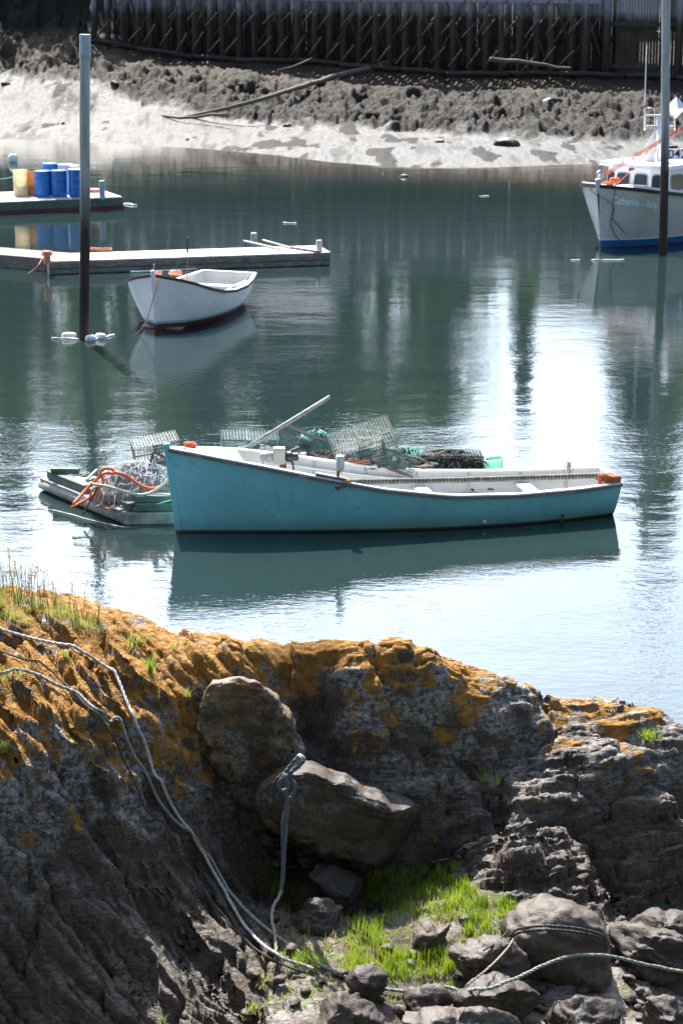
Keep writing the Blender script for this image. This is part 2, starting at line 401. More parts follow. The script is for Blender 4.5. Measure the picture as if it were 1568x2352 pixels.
NX, NY, NZ = -gx_ / nl, -gy_ / nl, 1 / nl
TX, TY, TZ = GX + NX * disp * 0.8, GY + NY * disp * 0.8, Z + NZ * disp
hole_noise = fbm(GX * 23, GY * 23, TZ * 23, 3); TZ = TZ + 0.006 * hole_noise
SURF = np.full(TZ.shape, -9.0); _i = np.clip(((TY - ys[0]) / DY).round().astype(int), 0, len(ys) - 1); _j = np.clip(((TX - xs[0]) / DX).round().astype(int), 0, len(xs) - 1)
np.maximum.at(SURF, (_i, _j), TZ); SURF = np.where(SURF < -8, TZ, SURF)
def tz(x, y):
    i0 = int(round(max(1, min(len(ys) - 3, (y - ys[0]) / DY)))); j0 = int(round(max(1, min(len(xs) - 3, (x - xs[0]) / DX)))); return float(SURF[i0 - 1:i0 + 2, j0 - 1:j0 + 2].max())
def T(px, py, lift=0.0):     # picture point to the finished rock
    r = ray(px, py); q = None
    for t in np.arange(10.3, 19.5, 0.01):
        q = Vector((0, 0, CAMZ)) + r * t
        if q.z < tz(q.x, q.y): break
    q.z += lift; return q

def rock_material(name, lichen=1.0, dark=1.0, level=3.62, soil=False):
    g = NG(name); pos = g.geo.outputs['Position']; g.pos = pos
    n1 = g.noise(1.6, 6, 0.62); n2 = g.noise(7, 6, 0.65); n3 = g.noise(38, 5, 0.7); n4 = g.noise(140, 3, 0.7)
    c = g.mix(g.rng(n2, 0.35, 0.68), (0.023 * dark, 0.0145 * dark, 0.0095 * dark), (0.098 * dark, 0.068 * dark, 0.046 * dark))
    c = g.mix(g.rng(n3, 0.42, 0.62, 0, 0.55), c, (0.165 * dark, 0.122 * dark, 0.086 * dark))
    c = g.mix(g.rng(n1, 0.52, 0.7, 0, 0.5), c, (0.06, 0.040, 0.026))
    z = g.sep(pos, 'Z'); nzv = g.sep(g.geo.outputs['Normal'], 'Z')
    # pale grey crustose lichen in blotches, then orange lichen on the high ground
    pale = g.math('MULTIPLY', g.rng(g.noise(3.1, 5, 0.6, g.map(loc=(4, 1, 7), vec=pos)), 0.44, 0.52), g.rng(g.noise(26, 4, 0.7, g.map(loc=(1, 8, 2), vec=pos)), 0.42, 0.56))
    pale = g.math('MULTIPLY', pale, g.rng(z, level - 0.45, level + 0.35)); pale = g.math('MULTIPLY', pale, lichen)
    c = g.mix(pale, c, (0.30, 0.305, 0.30))
    hh = g.math('ADD', z, g.math('MULTIPLY', g.math('SUBTRACT', g.noise(1.3, 4, 0.6, g.map(loc=(9, 3, 3), vec=pos)), 0.5), 2.4))
    up = g.rng(nzv, 0.1, 0.75, 0.6, 1.0)
    o1 = g.math('MULTIPLY', g.rng(hh, level - 0.15, level + 0.50, 0.0, 1.0), up)
    blot = g.math('ADD', g.noise(5.5, 5, 0.66, g.map(loc=(2, 2, 9), vec=pos)), g.math('MULTIPLY', g.noise(48, 5, 0.8), 0.62))
    thr = g.math('SUBTRACT', 1.115, g.math('MULTIPLY', o1, 0.42))
    om = g.rng(g.math('SUBTRACT', blot, thr), -0.01, 0.014); om = g.math('MULTIPLY', om, lichen)
    oc = g.mix(g.rng(g.noise(19, 4), 0.35, 0.65), (0.22, 0.100, 0.018), (0.37, 0.20, 0.05)); oc = g.mix(g.rng(n4, 0.4, 0.65, 0, 0.45), oc, (0.23, 0.10, 0.02))
    c = g.mix(om, c, oc)
    if soil:
        at = g.t.nodes.new('ShaderNodeAttribute'); at.attribute_name = 'soil'
        sc = g.mix(g.rng(g.noise(13, 5, .7), .38, .62), (.045, .032, .018), (.16, .115, .06)); sc = g.mix(g.rng(g.noise(3.3, 4, .6), .45, .6), sc, (.20, .17, .15)); sc = g.mix(g.rng(g.noise(8, 4, .6, g.map(loc=(3, 3, 3), vec=pos)), .56, .66), sc, (.10, .13, .02))
        c = g.mix(at.outputs['Fac'], c, sc)
    # fine layering in the stone: bands follow the plane of the foliation
    vr = g.map((7, 7, 60), rot=(R(-3), R(-7), 0), vec=pos)
    if soil:
        fl_ = g.t.nodes.new('ShaderNodeAttribute'); fl_.attribute_name = 'flank'
        vl = g.map((9, 9, 60), rot=(0, R(-37), 0), vec=pos); vr = g.mix(fl_.outputs['Fac'], vr, vl)
    lay = g.noise(1.0, 5, 0.62, vr); lay2 = g.noise(2.7, 4, 0.65, vr)
    c = g.mix(g.math('MULTIPLY', g.rng(lay, 0.52, 0.62, 0, 0.65 if soil else 0.25), g.math('SUBTRACT', 1.0, om)), c, tuple(q * dark for q in (0.012, 0.009, 0.007)))
    b1 = g.bump(g.math('ADD', g.math('MULTIPLY', n3, 0.5), g.math('MULTIPLY', n4, 0.3)), 0.6, 0.015); b2 = g.bump(g.math('ADD', lay, g.math('MULTIPLY', lay2, .5)), 0.9 if soil else 0.45, 0.028 if soil else 0.015, b1)
    return g.fin(c, g.rng(n2, 0.3, 0.7, 0.48, 0.7), b2, Specular_IOR_Level=g.rng(om, 0, 1, 0.5, 0.08))
MAT['rock'] = rock_material('rock_lichen'); MAT['rock_soil'] = rock_material('rock_soil', soil=True); MAT['rock_dark'] = rock_material('rock_plain', 0.25)
bo_ = grid_mesh(TX, TY, TZ, 'bedrock', MAT['rock_soil'])
a_ = bo_.data.attributes.new('flank', 'FLOAT', 'POINT'); a_.data.foreach_set('value', wl.astype(np.float32).ravel())
a_ = bo_.data.attributes.new('soil', 'FLOAT', 'POINT'); a_.data.foreach_set('value', (gul * gd * sstep(-.25, .1, fbm(GX * 4, GY * 4, 9.9, 3) + .12)).astype(np.float32).ravel())
tag(bo_, 'dark foliated bedrock ledges with orange lichen sloping down to the harbour', None, None, 'structure')

# ================================================================ water
def water_mat():
    g = NG('harbour_water'); pos = g.geo.outputs['Position']; g.pos = pos
    # gentle swell everywhere, fine wind ripples in bands
    w1 = g.noise(1.0, 3, 0.5, g.map((0.55, 0.9, 1), vec=pos)); w2 = g.noise(1.0, 3, 0.55, g.map((3.4, 6.5, 1), rot=(0, 0, R(6)), vec=pos))
    w3 = g.noise(1.0, 2, 0.5, g.map((11, 20, 1), rot=(0, 0, R(-9)), vec=pos))
    band = g.rng(g.noise(1.0, 3, 0.5, g.map((0.06, 0.13, 1), loc=(3, 1, 0), vec=pos)), 0.40, 0.62, 0.35, 1.0, True)
    h = g.math('ADD', g.math('MULTIPLY', w1, 0.018), g.math('MULTIPLY', g.math('MULTIPLY', w2, band), 0.0062))
    h = g.math('ADD', h, g.math('MULTIPLY', g.math('MULTIPLY', w3, band), 0.0026))
    h = g.math('MULTIPLY', h, g.rng(g.sep(pos, 'Y'), 34, 52, 0.8, 0.42))
    n = g.bump(h, 1.0, 1.0)
    # shallow brown margin by the far mud
    yy = g.sep(pos, 'Y'); xx = g.sep(pos, 'X')
    sh = g.rng(g.math('ADD', g.math('ADD', yy, g.math('MULTIPLY', xx, 0.62)), g.math('MULTIPLY', g.noise(0.25, 3, vec=pos), 5)), 88, 100, 0, 1, True)
    c = g.mix(sh, (0.013, 0.024, 0.023), (0.05, 0.040, 0.033))
    return g.fin(c, 0.04, n, IOR=1.33, Specular_IOR_Level=0.5)
MAT['water'] = water_mat()
yy = np.concatenate([np.linspace(9, 60, 60), np.linspace(61, 400, 60)]); xx = np.linspace(-160, 160, 60)
A, B = np.meshgrid(xx, yy); tag(grid_mesh(A, B, A * 0, 'water', MAT['water']), 'calm green harbour water reflecting the sky', None, None, 'structure')
A, B = np.meshgrid(np.linspace(-400, 400, 9), np.linspace(-100, 900, 11)); MAT['mud_bed'] = simple('mud_bed', (0.05, 0.045, 0.035))
tag(grid_mesh(A, B, A * 0 - 3.0, 'ground', MAT['mud_bed']), 'harbour bed under the water', None, None, 'structure')

# ================================================================ far shore: wet mud, rockweed bank
def FZ(px, py, z): v = P(px, py, z); return (v.x, v.y, v.z)
shore = [FZ(-900,300,0), FZ(-400,306,0), FZ(0,318,0), FZ(200,326,0), FZ(400,337,0), FZ(600,352,0), FZ(750,370,0), FZ(900,381,0), FZ(1100,384,0), FZ(1300,377,0), FZ(1568,372,0), FZ(2000,360,0), FZ(2500,350,0)]
fc = list(shore) + [(x, y - 9, -1.2) for x, y, z in shore] + [(x, y - 25, -3.2) for x, y, z in shore]
fc += [FZ(-800,170,2.4), FZ(-300,160,2.6), FZ(-300,235,1.25), FZ(0,155,2.6), FZ(0,240,1.05), FZ(150,195,2.0), FZ(200,260,0.78), FZ(400,255,0.95), FZ(550,272,0.6), FZ(700,285,0.6), FZ(1000,302,0.55), FZ(1300,318,0.5), FZ(1568,312,0.5), FZ(2000,310,0.5)]
fc += [FZ(-400,118,3.5), FZ(0,110,3.6), FZ(150,108,3.6), FZ(260,112,3.45), FZ(450,128,3.08), FZ(700,152,2.75), FZ(900,172,2.4), FZ(1100,190,2.15), FZ(1300,198,2.15), FZ(1568,200,2.2), FZ(2000,190,2.3)]
fc += [(x, y, 3.4) for x, y in ((-15, 140), (0, 130), (15, 124), (40, 116))] + [(-90, 200, 10), (0, 185, 9), (90, 175, 9), (-50, 150, 10.0), (-40, 143, 9.5), (-28, 142, 9.5), (-19, 140, 9.0), (-22.5, 140, 9), (-30, 132, 4.2), (-36, 134, 4.3), (-36, 143, 9.5), (-15, 139, 8.5), (-30, 148, 11), (-18, 147, 10), (-24, 130.5, 4.1), (-17, 131, 4.1), (60, 140, 4)]
far_f = rbf(fc, 0.08)
x2 = np.concatenate([np.arange(-60, -26, 0.5), np.arange(-26, 28, 0.085), np.arange(28, 70, 0.5)])
y2 = np.concatenate([np.arange(86, 140, 0.14), np.arange(140, 210, 1.2)])
BX, BY = np.meshgrid(x2, y2); BZ = far_f(BX, BY); BZ = np.clip(BZ, -3, 9)
weed_edge = [FZ(-400,150,2.7), FZ(0,152,2.65), FZ(100,184,2.15), FZ(170,203,1.8), FZ(330,238,1.2), FZ(560,275,0.6), FZ(700,292,0.55), FZ(900,300,0.55), FZ(1100,310,0.55), FZ(1300,322,0.5), FZ(1568,318,0.5), FZ(2000,315,0.5)]
ex, ey = np.array([p[0] for p in weed_edge]), np.array([p[1] for p in weed_edge])
wb = sstep(-0.4, 0.9, BY + 0.9 * fbm(BX * 0.35, BY * 0.35, 1.0, 3) - np.interp(BX, ex, ey))
top_e = np.interp(BX, [-40, -16, -14, 18, 40], [142, 140, 128.3, 112.8, 106]); wt_ = 1 - 0.75 * sstep(-7, -1.5, BY - top_e)
lump = ridged(BX * 0.45 + 0.5 * fbm(BX, BY, 2, 2), BY * 0.30, 2.0, 3) * 0.30 + 0.42 * np.maximum(0, fbm(BX * 0.9, BY * 0.6, 6.0, 2))
lump += 0.24 * np.abs(fbm(BX * 2.3, BY * 1.6, 3.0, 4)) - 0.10
patch = np.maximum(0, fbm(BX * 0.7, BY * 0.22, 11.0, 4) - 0.24) * sstep(-9, 3, BX) * 1.0 + np.maximum(0, fbm(BX * 0.9, BY * 0.3, 31.0, 3) - 0.55) * 0.9
BZ = BZ + wb * wt_ * lump * 1.25 + (1 - wb) * (patch * 0.16 + 0.015 * fbm(BX * 1.6, BY * 1.6, 5, 4))
def bz(x, y):
    i = int(np.clip(np.searchsorted(y2, y), 0, len(y2) - 1)); j = int(np.clip(np.searchsorted(x2, x), 0, len(x2) - 1)); return float(BZ[i, j])
def beach_mat():
    g = NG('beach'); pos = g.geo.outputs['Position']; g.pos = pos
    at = g.t.nodes.new('ShaderNodeAttribute'); at.attribute_name = 'weed'; wd = at.outputs['Fac']
    n = g.noise(3.2, 6, 0.7); n2 = g.noise(16, 5, 0.7); n3 = g.noise(0.5, 5, 0.6)
    m = g.mix(g.rng(n, 0.35, 0.65), (0.022, 0.019, 0.017), (0.060, 0.052, 0.045))
    w = g.mix(g.rng(n2, 0.36, 0.62), (0.004, 0.0033, 0.003), (0.034, 0.026, 0.020)); w = g.mix(g.math('MULTIPLY', g.rng(g.sep(pos, 'Z'), 1.6, 2.6), g.rng(n3, 0.45, 0.62, 0.15, 0.8)), w, (0.075, 0.055, 0.034))
    w = g.mix(g.rng(g.math('SUBTRACT', g.sep(pos, 'Z'), g.rng(g.sep(pos, 'X'), -18, -13, -0.0, 0.3)), 4.1, 4.6), w, (.012, .015, .010)); c = g.mix(wd, m, w); rough = g.mix(wd, g.mix(g.rng(g.noise(1.0, 5, 0.7, g.map((1.3, 0.16, 1), vec=pos)), 0.4, 0.62), (0.34,)*3, (0.78,)*3), (0.62,)*3)  # dark vegetation colour on the high bank, which also paints in its shade
    b = g.bump(g.math('ADD', n, g.math('MULTIPLY', n2, 0.5)), 0.9, 0.13)
    return g.fin(c, rough, b, Specular_IOR_Level=g.mix(wd, (0.5,)*3, (0.12,)*3))
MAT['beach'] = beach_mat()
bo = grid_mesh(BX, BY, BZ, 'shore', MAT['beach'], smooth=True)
wa = np.clip(wb + sstep(0.01, 0.06, patch + 0.03 * fbm(BX * 4, BY * 1.2, 3, 3)) * (1 - wb), 0, 1)
at = bo.data.attributes.new('weed', 'FLOAT', 'POINT'); at.data.foreach_set('value', wa.astype(np.float32).ravel())
tag(bo, 'far shore of wet shining mud and dark rockweed', None, None, 'structure')

# unseen slope added behind the viewpoint to keep sky off the near rocks
A, B = np.meshgrid(np.linspace(-55, 55, 90), np.linspace(-40, 10.6, 70))
hzz = np.interp(B, [-40, -26, -14, -6, 0, 5, 9, 10.6], [33, 30, 22, 11, 7.1, 4.3, 2.3, 1.6]) + 0.5 * fbm(A * 0.3, B * 0.3, 2.0, 4) * np.clip((2 - B) / 6, 0, 2) - np.clip(np.abs(A) - 4, 0, 40) * np.clip((B + 4) / 14, 0, 1) * .35
MAT['slope'] = simple('slope', (0.035, 0.04, 0.018), .9, .4, 2.0, .8, .05)
tag(grid_mesh(A, B, hzz, 'sky_block_slope', MAT['slope']), 'added unseen slope behind the viewpoint, shading the near rocks', None, None, 'structure')

# ================================================================ materials for the made things
def tide_wood(name, pale, dark, z0, z1, axis='Z', green=0.0):
    g = NG(name); pos = g.geo.outputs['Position']; g.pos = pos
    sc = {'X': (0.7, 8, 8), 'Z': (8, 8, 0.5)}[axis]
    n = g.noise(1.6, 6, 0.62, g.map(sc, vec=pos)); z = g.sep(pos, 'Z')
    zz = g.math('ADD', z, g.math('MULTIPLY', g.math('SUBTRACT', g.noise(2.0, 4, 0.6, g.map((1, 1, 0.3), vec=pos)), 0.5), (z1 - z0) * 1.6))
    f = g.rng(zz, z0, z1)
    a = g.mix(g.rng(n, 0.35, 0.65), tuple(q * 0.5 for q in dark), tuple(q * 1.5 for q in dark))
    b = g.mix(g.rng(n, 0.33, 0.66), tuple(q * 0.55 for q in pale), pale)
    c = g.mix(f, a, b)
    if green: c = g.mix(g.math('MULTIPLY', g.rng(g.noise(0.9, 3, vec=pos), 0.5, 0.7), green), c, (0.05, 0.07, 0.02))
    MAT[name] = g.fin(c, 0.85, g.bump(n, 0.6, 0.02)); return MAT[name]
tide_wood('pile_wood', (0.30, 0.31, 0.35), (0.050, 0.038, 0.030), 5.4, 6.3)
tide_wood('wall_wood', (0.42, 0.42, 0.44), (0.050, 0.036, 0.026), 5.4, 5.9, green=0.35)
tide_wood('brace_wood', (0.42, 0.40, 0.38), (0.13, 0.10, 0.07), 6.0, 7.0)
tide_wood('pole_wood', (0.50, 0.49, 0.48), (0.042, 0.026, 0.020), 2.4, 4.0)
wood('foot_wood', (.045, .036, .028), (.02, .016, .013), 'X'); wood('grey_wood', (0.42, 0.41, 0.39), (0.20, 0.19, 0.18), 'X'); wood('deck_wood', (0.68, 0.66, 0.62), (0.46, 0.43, 0.40), 'X', 0.5)
wood('log_wood', (0.20, 0.16, 0.12), (0.07, 0.055, 0.04), 'X'); wood('bleached_wood', (0.62, 0.58, 0.50), (0.35, 0.31, 0.26), 'Z')
simple('pvc_grey', (0.36, 0.42, 0.50), 0.5, 0.12); simple('white_foam', (0.84, 0.83, 0.79), 0.7, 0.12, dirt=(0.35, 0.33, 0.25))
simple('rust', (0.22, 0.075, 0.035), 0.85, 0.5, 14, 0.6); simple('dark_metal', (0.06, 0.055, 0.05), 0.6, 0.4)
simple('orange_rope', (0.72, 0.15, 0.07), 0.8, 0.3, 30); simple('faded_orange', (0.66, 0.26, 0.16), 0.85, 0.3, 20)
simple('cream_rope', (0.62, 0.62, 0.40), 0.85, 0.2, 30); simple('green_rope', (0.15, 0.42, 0.34), 0.8, 0.3, 30)
simple('grey_fitting', (0.32, 0.34, 0.33), 0.5, 0.2); simple('black_plastic', (0.02, 0.02, 0.022), 0.45, 0.2)
simple('white_paint', (0.80, 0.80, 0.80), 0.4, 0.06, 3, 0.1, dirt=(0.60, 0.58, 0.53)); simple('rope_grey', (0.36, 0.37, 0.36), 0.85, 0.35, 60)
simple('rub_black', (0.015, 0.015, 0.02), 0.5, 0.2); simple('alu', (0.62, 0.63, 0.65), 0.35, 0.1, metal=0.7)

# ================================================================ wharf on the far shore
WA, WB = Vector((-14.2, 128.5, 0)), Vector((21.5, 111.8, 0)); wd = (WB - WA).normalized(); wn_ = Vector((-wd.y, wd.x, 0)); WL = (WB - WA).length
wharf = empty('timber_wharf', (WA.x, WA.y, 3.0), 0, 'long dark timber wharf on braced piles along the far shore', 'wharf')
def wp(s, back=0.0, z=0.0): q = WA + wd * s + wn_ * back; return Vector((q.x, q.y, z))
DECK = 7.9
SL = WL * 0.775     # piles and braces end here, the slatted wall takes over
s_, k = 0.0, 0
while s_ < SL:
    for back in (0.0, 1.6):
        q = wp(s_ + (0.45 if back else 0) + random.uniform(-0.06, 0.06), back + random.uniform(-.1, .1)); zb = bz(q.x, q.y) - 0.4
        lean = random.uniform(-0.12, 0.12)
        MB().tube([(q.x, q.y, zb), (q.x + lean * 0.5, q.y, (zb + DECK) / 2), (q.x + lean, q.y, DECK - 0.3)], [0.17, 0.15, 0.13] if not back else [0.13, 0.12, 0.11], 9).build('pile', MAT['pile_wood'], wharf, True)
    s_ += 0.93
for lvl, (z0, z1) in enumerate(((0.45, 1.5), (2.1, 3.1), (3.7, 4.9))):
    s_ = 0.25; n = 0
    while s_ < SL - 1.0:
        if random.random() < 0.82:
            a = wp(s_, 0.0); b = wp(s_ + 0.72 + random.uniform(-.08, .1), 0.0); zb = bz(a.x, a.y); j = random.uniform(-0.15, 0.15)
            a.z, b.z = zb + z0 + j, zb + z1 + j + random.uniform(-.3, 0); a -= wn_ * 0.26; b -= wn_ * 0.14
            MB().tube([a, b], 0.055, 6).build('brace', MAT['brace_wood'], wharf, True)
        s_ += 0.93 * (1.28 if lvl else 1.12)
s_ = 0.8      # crossing braces behind
mb = MB()
while s_ < SL - 1.5:
    a = wp(s_, 0.9); b = wp(s_ + 1.4, 1.2); zb = bz(a.x, a.y); mb.tube([(a.x, a.y, zb + 5.2), (b.x, b.y, zb + 0.9)], 0.06, 5)
    mb.tube([(a.x, a.y, zb + 0.8), (b.x, b.y, zb + 3.0)], 0.05, 5); s_ += 1.55
mb.build('cross_bracing', MAT['brace_wood'], wharf, True)
mb = MB(); s_ = 0.0      # back wall of upright boards
while s_ < SL + 1.2:
    q = wp(s_, 2.6 + random.uniform(-.03, .03)); zb = bz(q.x, q.y) - 0.3; top = DECK - 0.35
    open_ = s_ < WL * 0.42
    if not (open_ and random.random() < 0.02): mb.beam((q.x, q.y, zb), (q.x + random.uniform(-.03, .03), q.y, top), 0.215, 0.05, up=wn_)
    s_ += 0.225
mb.build('board_wall', MAT['wall_wood'], wharf)
mb = MB(); s_ = SL + 0.6       # slatted wall with slits of light
while s_ < WL + 2:
    q = wp(s_, 0.9 + random.uniform(-.02, .02)); zb = bz(q.x, q.y) - 0.1
    z_lo = zb + random.uniform(0, .12)
    mb.beam((q.x, q.y, z_lo), (q.x, q.y, 4.9), 0.125, 0.04, up=wn_); q2 = wp(s_, 0.93)
    mb.beam((q2.x, q2.y, 4.93), (q2.x, q2.y, DECK - 0.3), 0.135, 0.04, up=wn_); s_ += 0.165
mb.build('slat_wall', MAT['wall_wood'], wharf)
for s_, w in ((SL + 0.1, 0.42), (SL + 3.2, 0.5), (SL + 4.0, 0.34), (SL + 7.3, 0.5), (WL + 1, 0.4), (SL - 1.2, 0.36)):
    q = wp(s_, 0.55); MB().tube([(q.x, q.y, 1.6), (q.x + .05, q.y, DECK + 0.2)], [w * 0.5, w * 0.42], 10).build('post', MAT['pile_wood'], wharf, True)
for z, s0, s1, b in ((3.1, SL, WL + 2, 0.78), (5.25, SL, WL + 2, 0.78), (4.4, 1, SL, 2.5), (6.4, 0, SL, -0.18)):
    a, c = wp(s0, b, z), wp(s1, b, z); MB().beam(a, c, 0.14, 0.22).build('rail', MAT['pile_wood'], wharf)
# crib logs at the foot, with rotting tops
for i in range(13):
    s0, s1 = i * WL / 12.4 - 0.2, (i + 1) * WL / 12.4 + 0.15; a, c = wp(s0, -0.15 - 0.12 * (i % 2)), wp(s1, -0.15 - 0.12 * (i % 2)); za, zc = bz(a.x, a.y) + 0.16, bz(c.x, c.y) + 0.16
    MB().tube([(a.x, a.y, za), ((a.x + c.x) / 2, (a.y + c.y) / 2, (za + zc) / 2 + .05), (c.x, c.y, zc)], 0.13, 9).build('foot_log', MAT['foot_wood'], wharf, True)
mb = MB(); s_ = -0.3           # deck planks with gaps that let the sun through
while s_ < WL + 3:
    mb.beam(wp(s_, 0.3 if s_ < SL else -0.2, DECK), wp(s_, 7.2, DECK), random.choice((0.16, 0.2, 0.2)), 0.07); s_ += random.choice((0.26, 0.3, 0.36))
mb.build('deck', MAT['grey_wood'], wharf)
for b in (0.4, 4.0, 7.0): MB().beam(wp(-0.3, b, DECK - 0.2), wp(WL + 3, b, DECK - 0.2), 0.2, 0.3).build('stringer', MAT['pile_wood'], wharf)
# sheds on the wharf: above the frame, but their pale walls show in the water
def shed(s0, s1, b0, b1, h, ridge, col, lab):
    r = empty('wharf_shed', wp((s0 + s1) / 2, (b0 + b1) / 2, DECK + 0.05), 0, lab, 'shed')
    m = MB(); s_ = s0
    while s_ < s1: m.beam(wp(s_, b0, DECK + .04), wp(s_, b0, DECK + h), 0.19, 0.05, up=wn_); s_ += 0.2
    m.beam(wp((s0 + s1) / 2, b0 + 0.1, DECK + .04), wp((s0 + s1) / 2, b0 + 0.1, DECK + h), s1 - s0, 0.06, up=wn_)
    for s_ in (s0, s1): m.beam(wp(s_, (b0 + b1) / 2, DECK + .04), wp(s_, (b0 + b1) / 2, DECK + h), b1 - b0, 0.1, up=wd)
    m.beam(wp((s0 + s1) / 2, b1, DECK + .04), wp((s0 + s1) / 2, b1, DECK + h), s1 - s0, 0.06, up=wn_)
    m.build('wall', MAT[col], r)
    m = MB(); m.add([wp(s0 - .3, b0 - .4, DECK + h - .1), wp(s1 + .3, b0 - .4, DECK + h - .1), wp(s1 + .3, (b0 + b1) / 2, DECK + ridge), wp(s0 - .3, (b0 + b1) / 2, DECK + ridge), wp(s0 - .3, b1 + .4, DECK + h - .1), wp(s1 + .3, b1 + .4, DECK + h - .1)],
      [(0, 1, 2, 3), (3, 2, 5, 4)]); m.add([q + Vector((0, 0, .12)) for q in [Vector(v) for v in m.v]], [(0, 1, 2, 3), (3, 2, 5, 4)])
    m.build('roof', MAT['pile_wood'], r)
    for i in range(3):
        c = s0 + (i + .5) * (s1 - s0) / 3; MB().beam(wp(c, b0 - .07, DECK + 1.0), wp(c, b0 - .07, DECK + 2.0), 0.9, 0.05, up=wn_).build('window', MAT['dark_metal'], r)
simple('shed_grey', (0.42, 0.42, 0.41), 0.8, 0.2, 2); simple('shed_white', (0.72, 0.71, 0.68), 0.7, 0.12, 2)
shed(5, 13, 3.2, 6.8, 2.6, 3.9, 'shed_grey', 'grey boarded shed on the left part of the wharf deck')
shed(26.5, 35.5, 3.0, 6.8, 2.5, 3.7, 'shed_white', 'white boarded shed on the right part of the wharf deck')

# fallen logs on the weed bank
def far_log(name, pts, r, lab, mat='log_wood', cat='log'):
    q = []
    for (px, py, z) in pts:
        v = P(px, py, z); q.append(Vector((v.x, v.y, z)))
    q = resample(q, 0.7); q = [p + Vector((random.uniform(-.03, .03), 0, random.uniform(-.05, .05))) for p in q]
    o = MB().tube(q, [r * (1 - 0.45 * i / len(q)) for i in range(len(q))], 8).build(name, MAT[mat], None, True); return tag(o, lab, cat)
far_log('driftwood_log', [(905, 142, 3.0), (760, 178, 2.35), (600, 225, 1.75), (500, 251, 1.15), (425, 267, 0.75)], 0.17, 'long weathered log slanting down the weed bank to the mud', cat='log')
far_log('driftwood_log', [(520, 265, 1.0), (470, 262, 0.95), (425, 270, 0.8), (330, 262, 0.75)], 0.08, 'thin dark branch on the mud at the lower end of the long log', cat='log')
far_log('fallen_beam', [(1125, 133, 3.9), (1210, 143, 3.6), (1310, 157, 3.2)], 0.11, 'fallen pale beam leaning at the foot of the braced piles', 'brace_wood', 'beam')
far_log('branch', [(640, 160, 2.9), (690, 145, 3.15), (715, 132, 3.5)], 0.07, 'short bent branch at the top of the weed bank', 'log_wood', 'branch')
far_log('weedy_line', [(-60, 238, 1.0), (60, 236, 0.95), (180, 239, 0.85), (290, 243, 0.8), (380, 246, 0.75)], 0.09, 'dark line of weed covered rope lying across the wet mud', 'pile_wood', 'rope')
MAT['weed_rock'] = rock_material('weed_rock', 0.0, 0.35)
def ico_rock(c, size, seed, mat, rot=0.0, sub=3, rough=0.16, cuts=9, sq=0.0):
    import bmesh
    bm = bmesh.new(); bmesh.ops.create_icosphere(bm, subdivisions=sub, radius=1.0)
    V = np.array([v.co[:] for v in bm.verts]); r = np.random.default_rng(seed)
    n = r.normal(size=(cuts, 3)); n /= np.linalg.norm(n, axis=1)[:, None]; dd = r.uniform(0.62, 0.95, cuts)
    dots = V @ n.T; rad = np.ones(len(V))
    for k in range(cuts): rad = np.minimum(rad, np.where(dots[:, k] > 1e-3, dd[k] / np.maximum(dots[:, k], 1e-3), 9))
    V = V * rad[:, None]; s = seed * 3.7
    V = V * (1 + rough * fbm(V[:, 0] * 1.6 + s, V[:, 1] * 1.6, V[:, 2] * 1.6, 4))[:, None]
    lay = fbm(V[:, 0] * 1.4 + s, V[:, 1] * 1.4, V[:, 2] * 6 + V[:, 0] * 1.5, 3); V = V * (1 + 0.35 * rough * terrace(lay, 3, 0.15))[:, None]
    V = V * np.array(size) / 2; c_, s2 = math.cos(rot), math.sin(rot); V = np.stack([V[:, 0] * c_ - V[:, 1] * s2, V[:, 0] * s2 + V[:, 1] * c_, V[:, 2]], 1)
    for v, q in zip(bm.verts, V): v.co = q
    me = bpy.data.meshes.new('rock'); bm.to_mesh(me); bm.free(); return me
def rock(name, c, size, seed, mat, lab=None, cat='rock', group=None, **kw):
    me = ico_rock(c, size, seed, mat, **kw); o = finish(me, name, MAT[mat], None, True); o.location = c; return tag(o, lab, cat, group)
for i, (px, py, w) in enumerate(((14, 252, 30), (265, 262, 26), (145, 280, 10), (175, 237, 12), (555, 262, 18), (1010, 322, 20), (1165, 327, 62), (1270, 290, 66), (930, 377, 26), (1545, 328, 22), (880, 372, 8), (520, 262, 22), (430, 305, 8), (660, 291, 24))):
    v = P(px, py, 0.5); v.z = max(bz(v.x, v.y), -0.05); m = w / 48.0
    rock('weedy_rock', (v.x, v.y, v.z + 0.02), (m, m * 0.8, m * 0.42 + 0.1), 100 + i, 'weed_rock', 'small dark weed covered rock lying on the shining mud', 'rock', 'dark rocks scattered on the far mud', sub=3)

# trees on the bank behind the wharf: out of frame, mirrored in the harbour
def leaf_mat(name, a, b):
    g = NG(name); c = g.mix(g.rng(g.noise(0.6, 3), 0.35, 0.65), a, b); g.fin(c, 0.6)
    tr = g.t.nodes.new('ShaderNodeBsdfTranslucent'); g.put(tr.inputs['Color'], c); mxs = g.t.nodes.new('ShaderNodeMixShader'); mxs.inputs[0].default_value = 0.45
    g.t.links.new(g.b.outputs[0], mxs.inputs[1]); g.t.links.new(tr.outputs[0], mxs.inputs[2]); g.t.links.new(mxs.outputs[0], g.out.inputs['Surface']); MAT[name] = g.m
leaf_mat('leaf_light', (0.11, 0.18, 0.025), (0.21, 0.30, 0.05)); leaf_mat('leaf_dark', (0.015, 0.035, 0.018), (0.03, 0.06, 0.028))
wood('bark', (0.16, 0.13, 0.10), (0.06, 0.05, 0.04), 'Z')
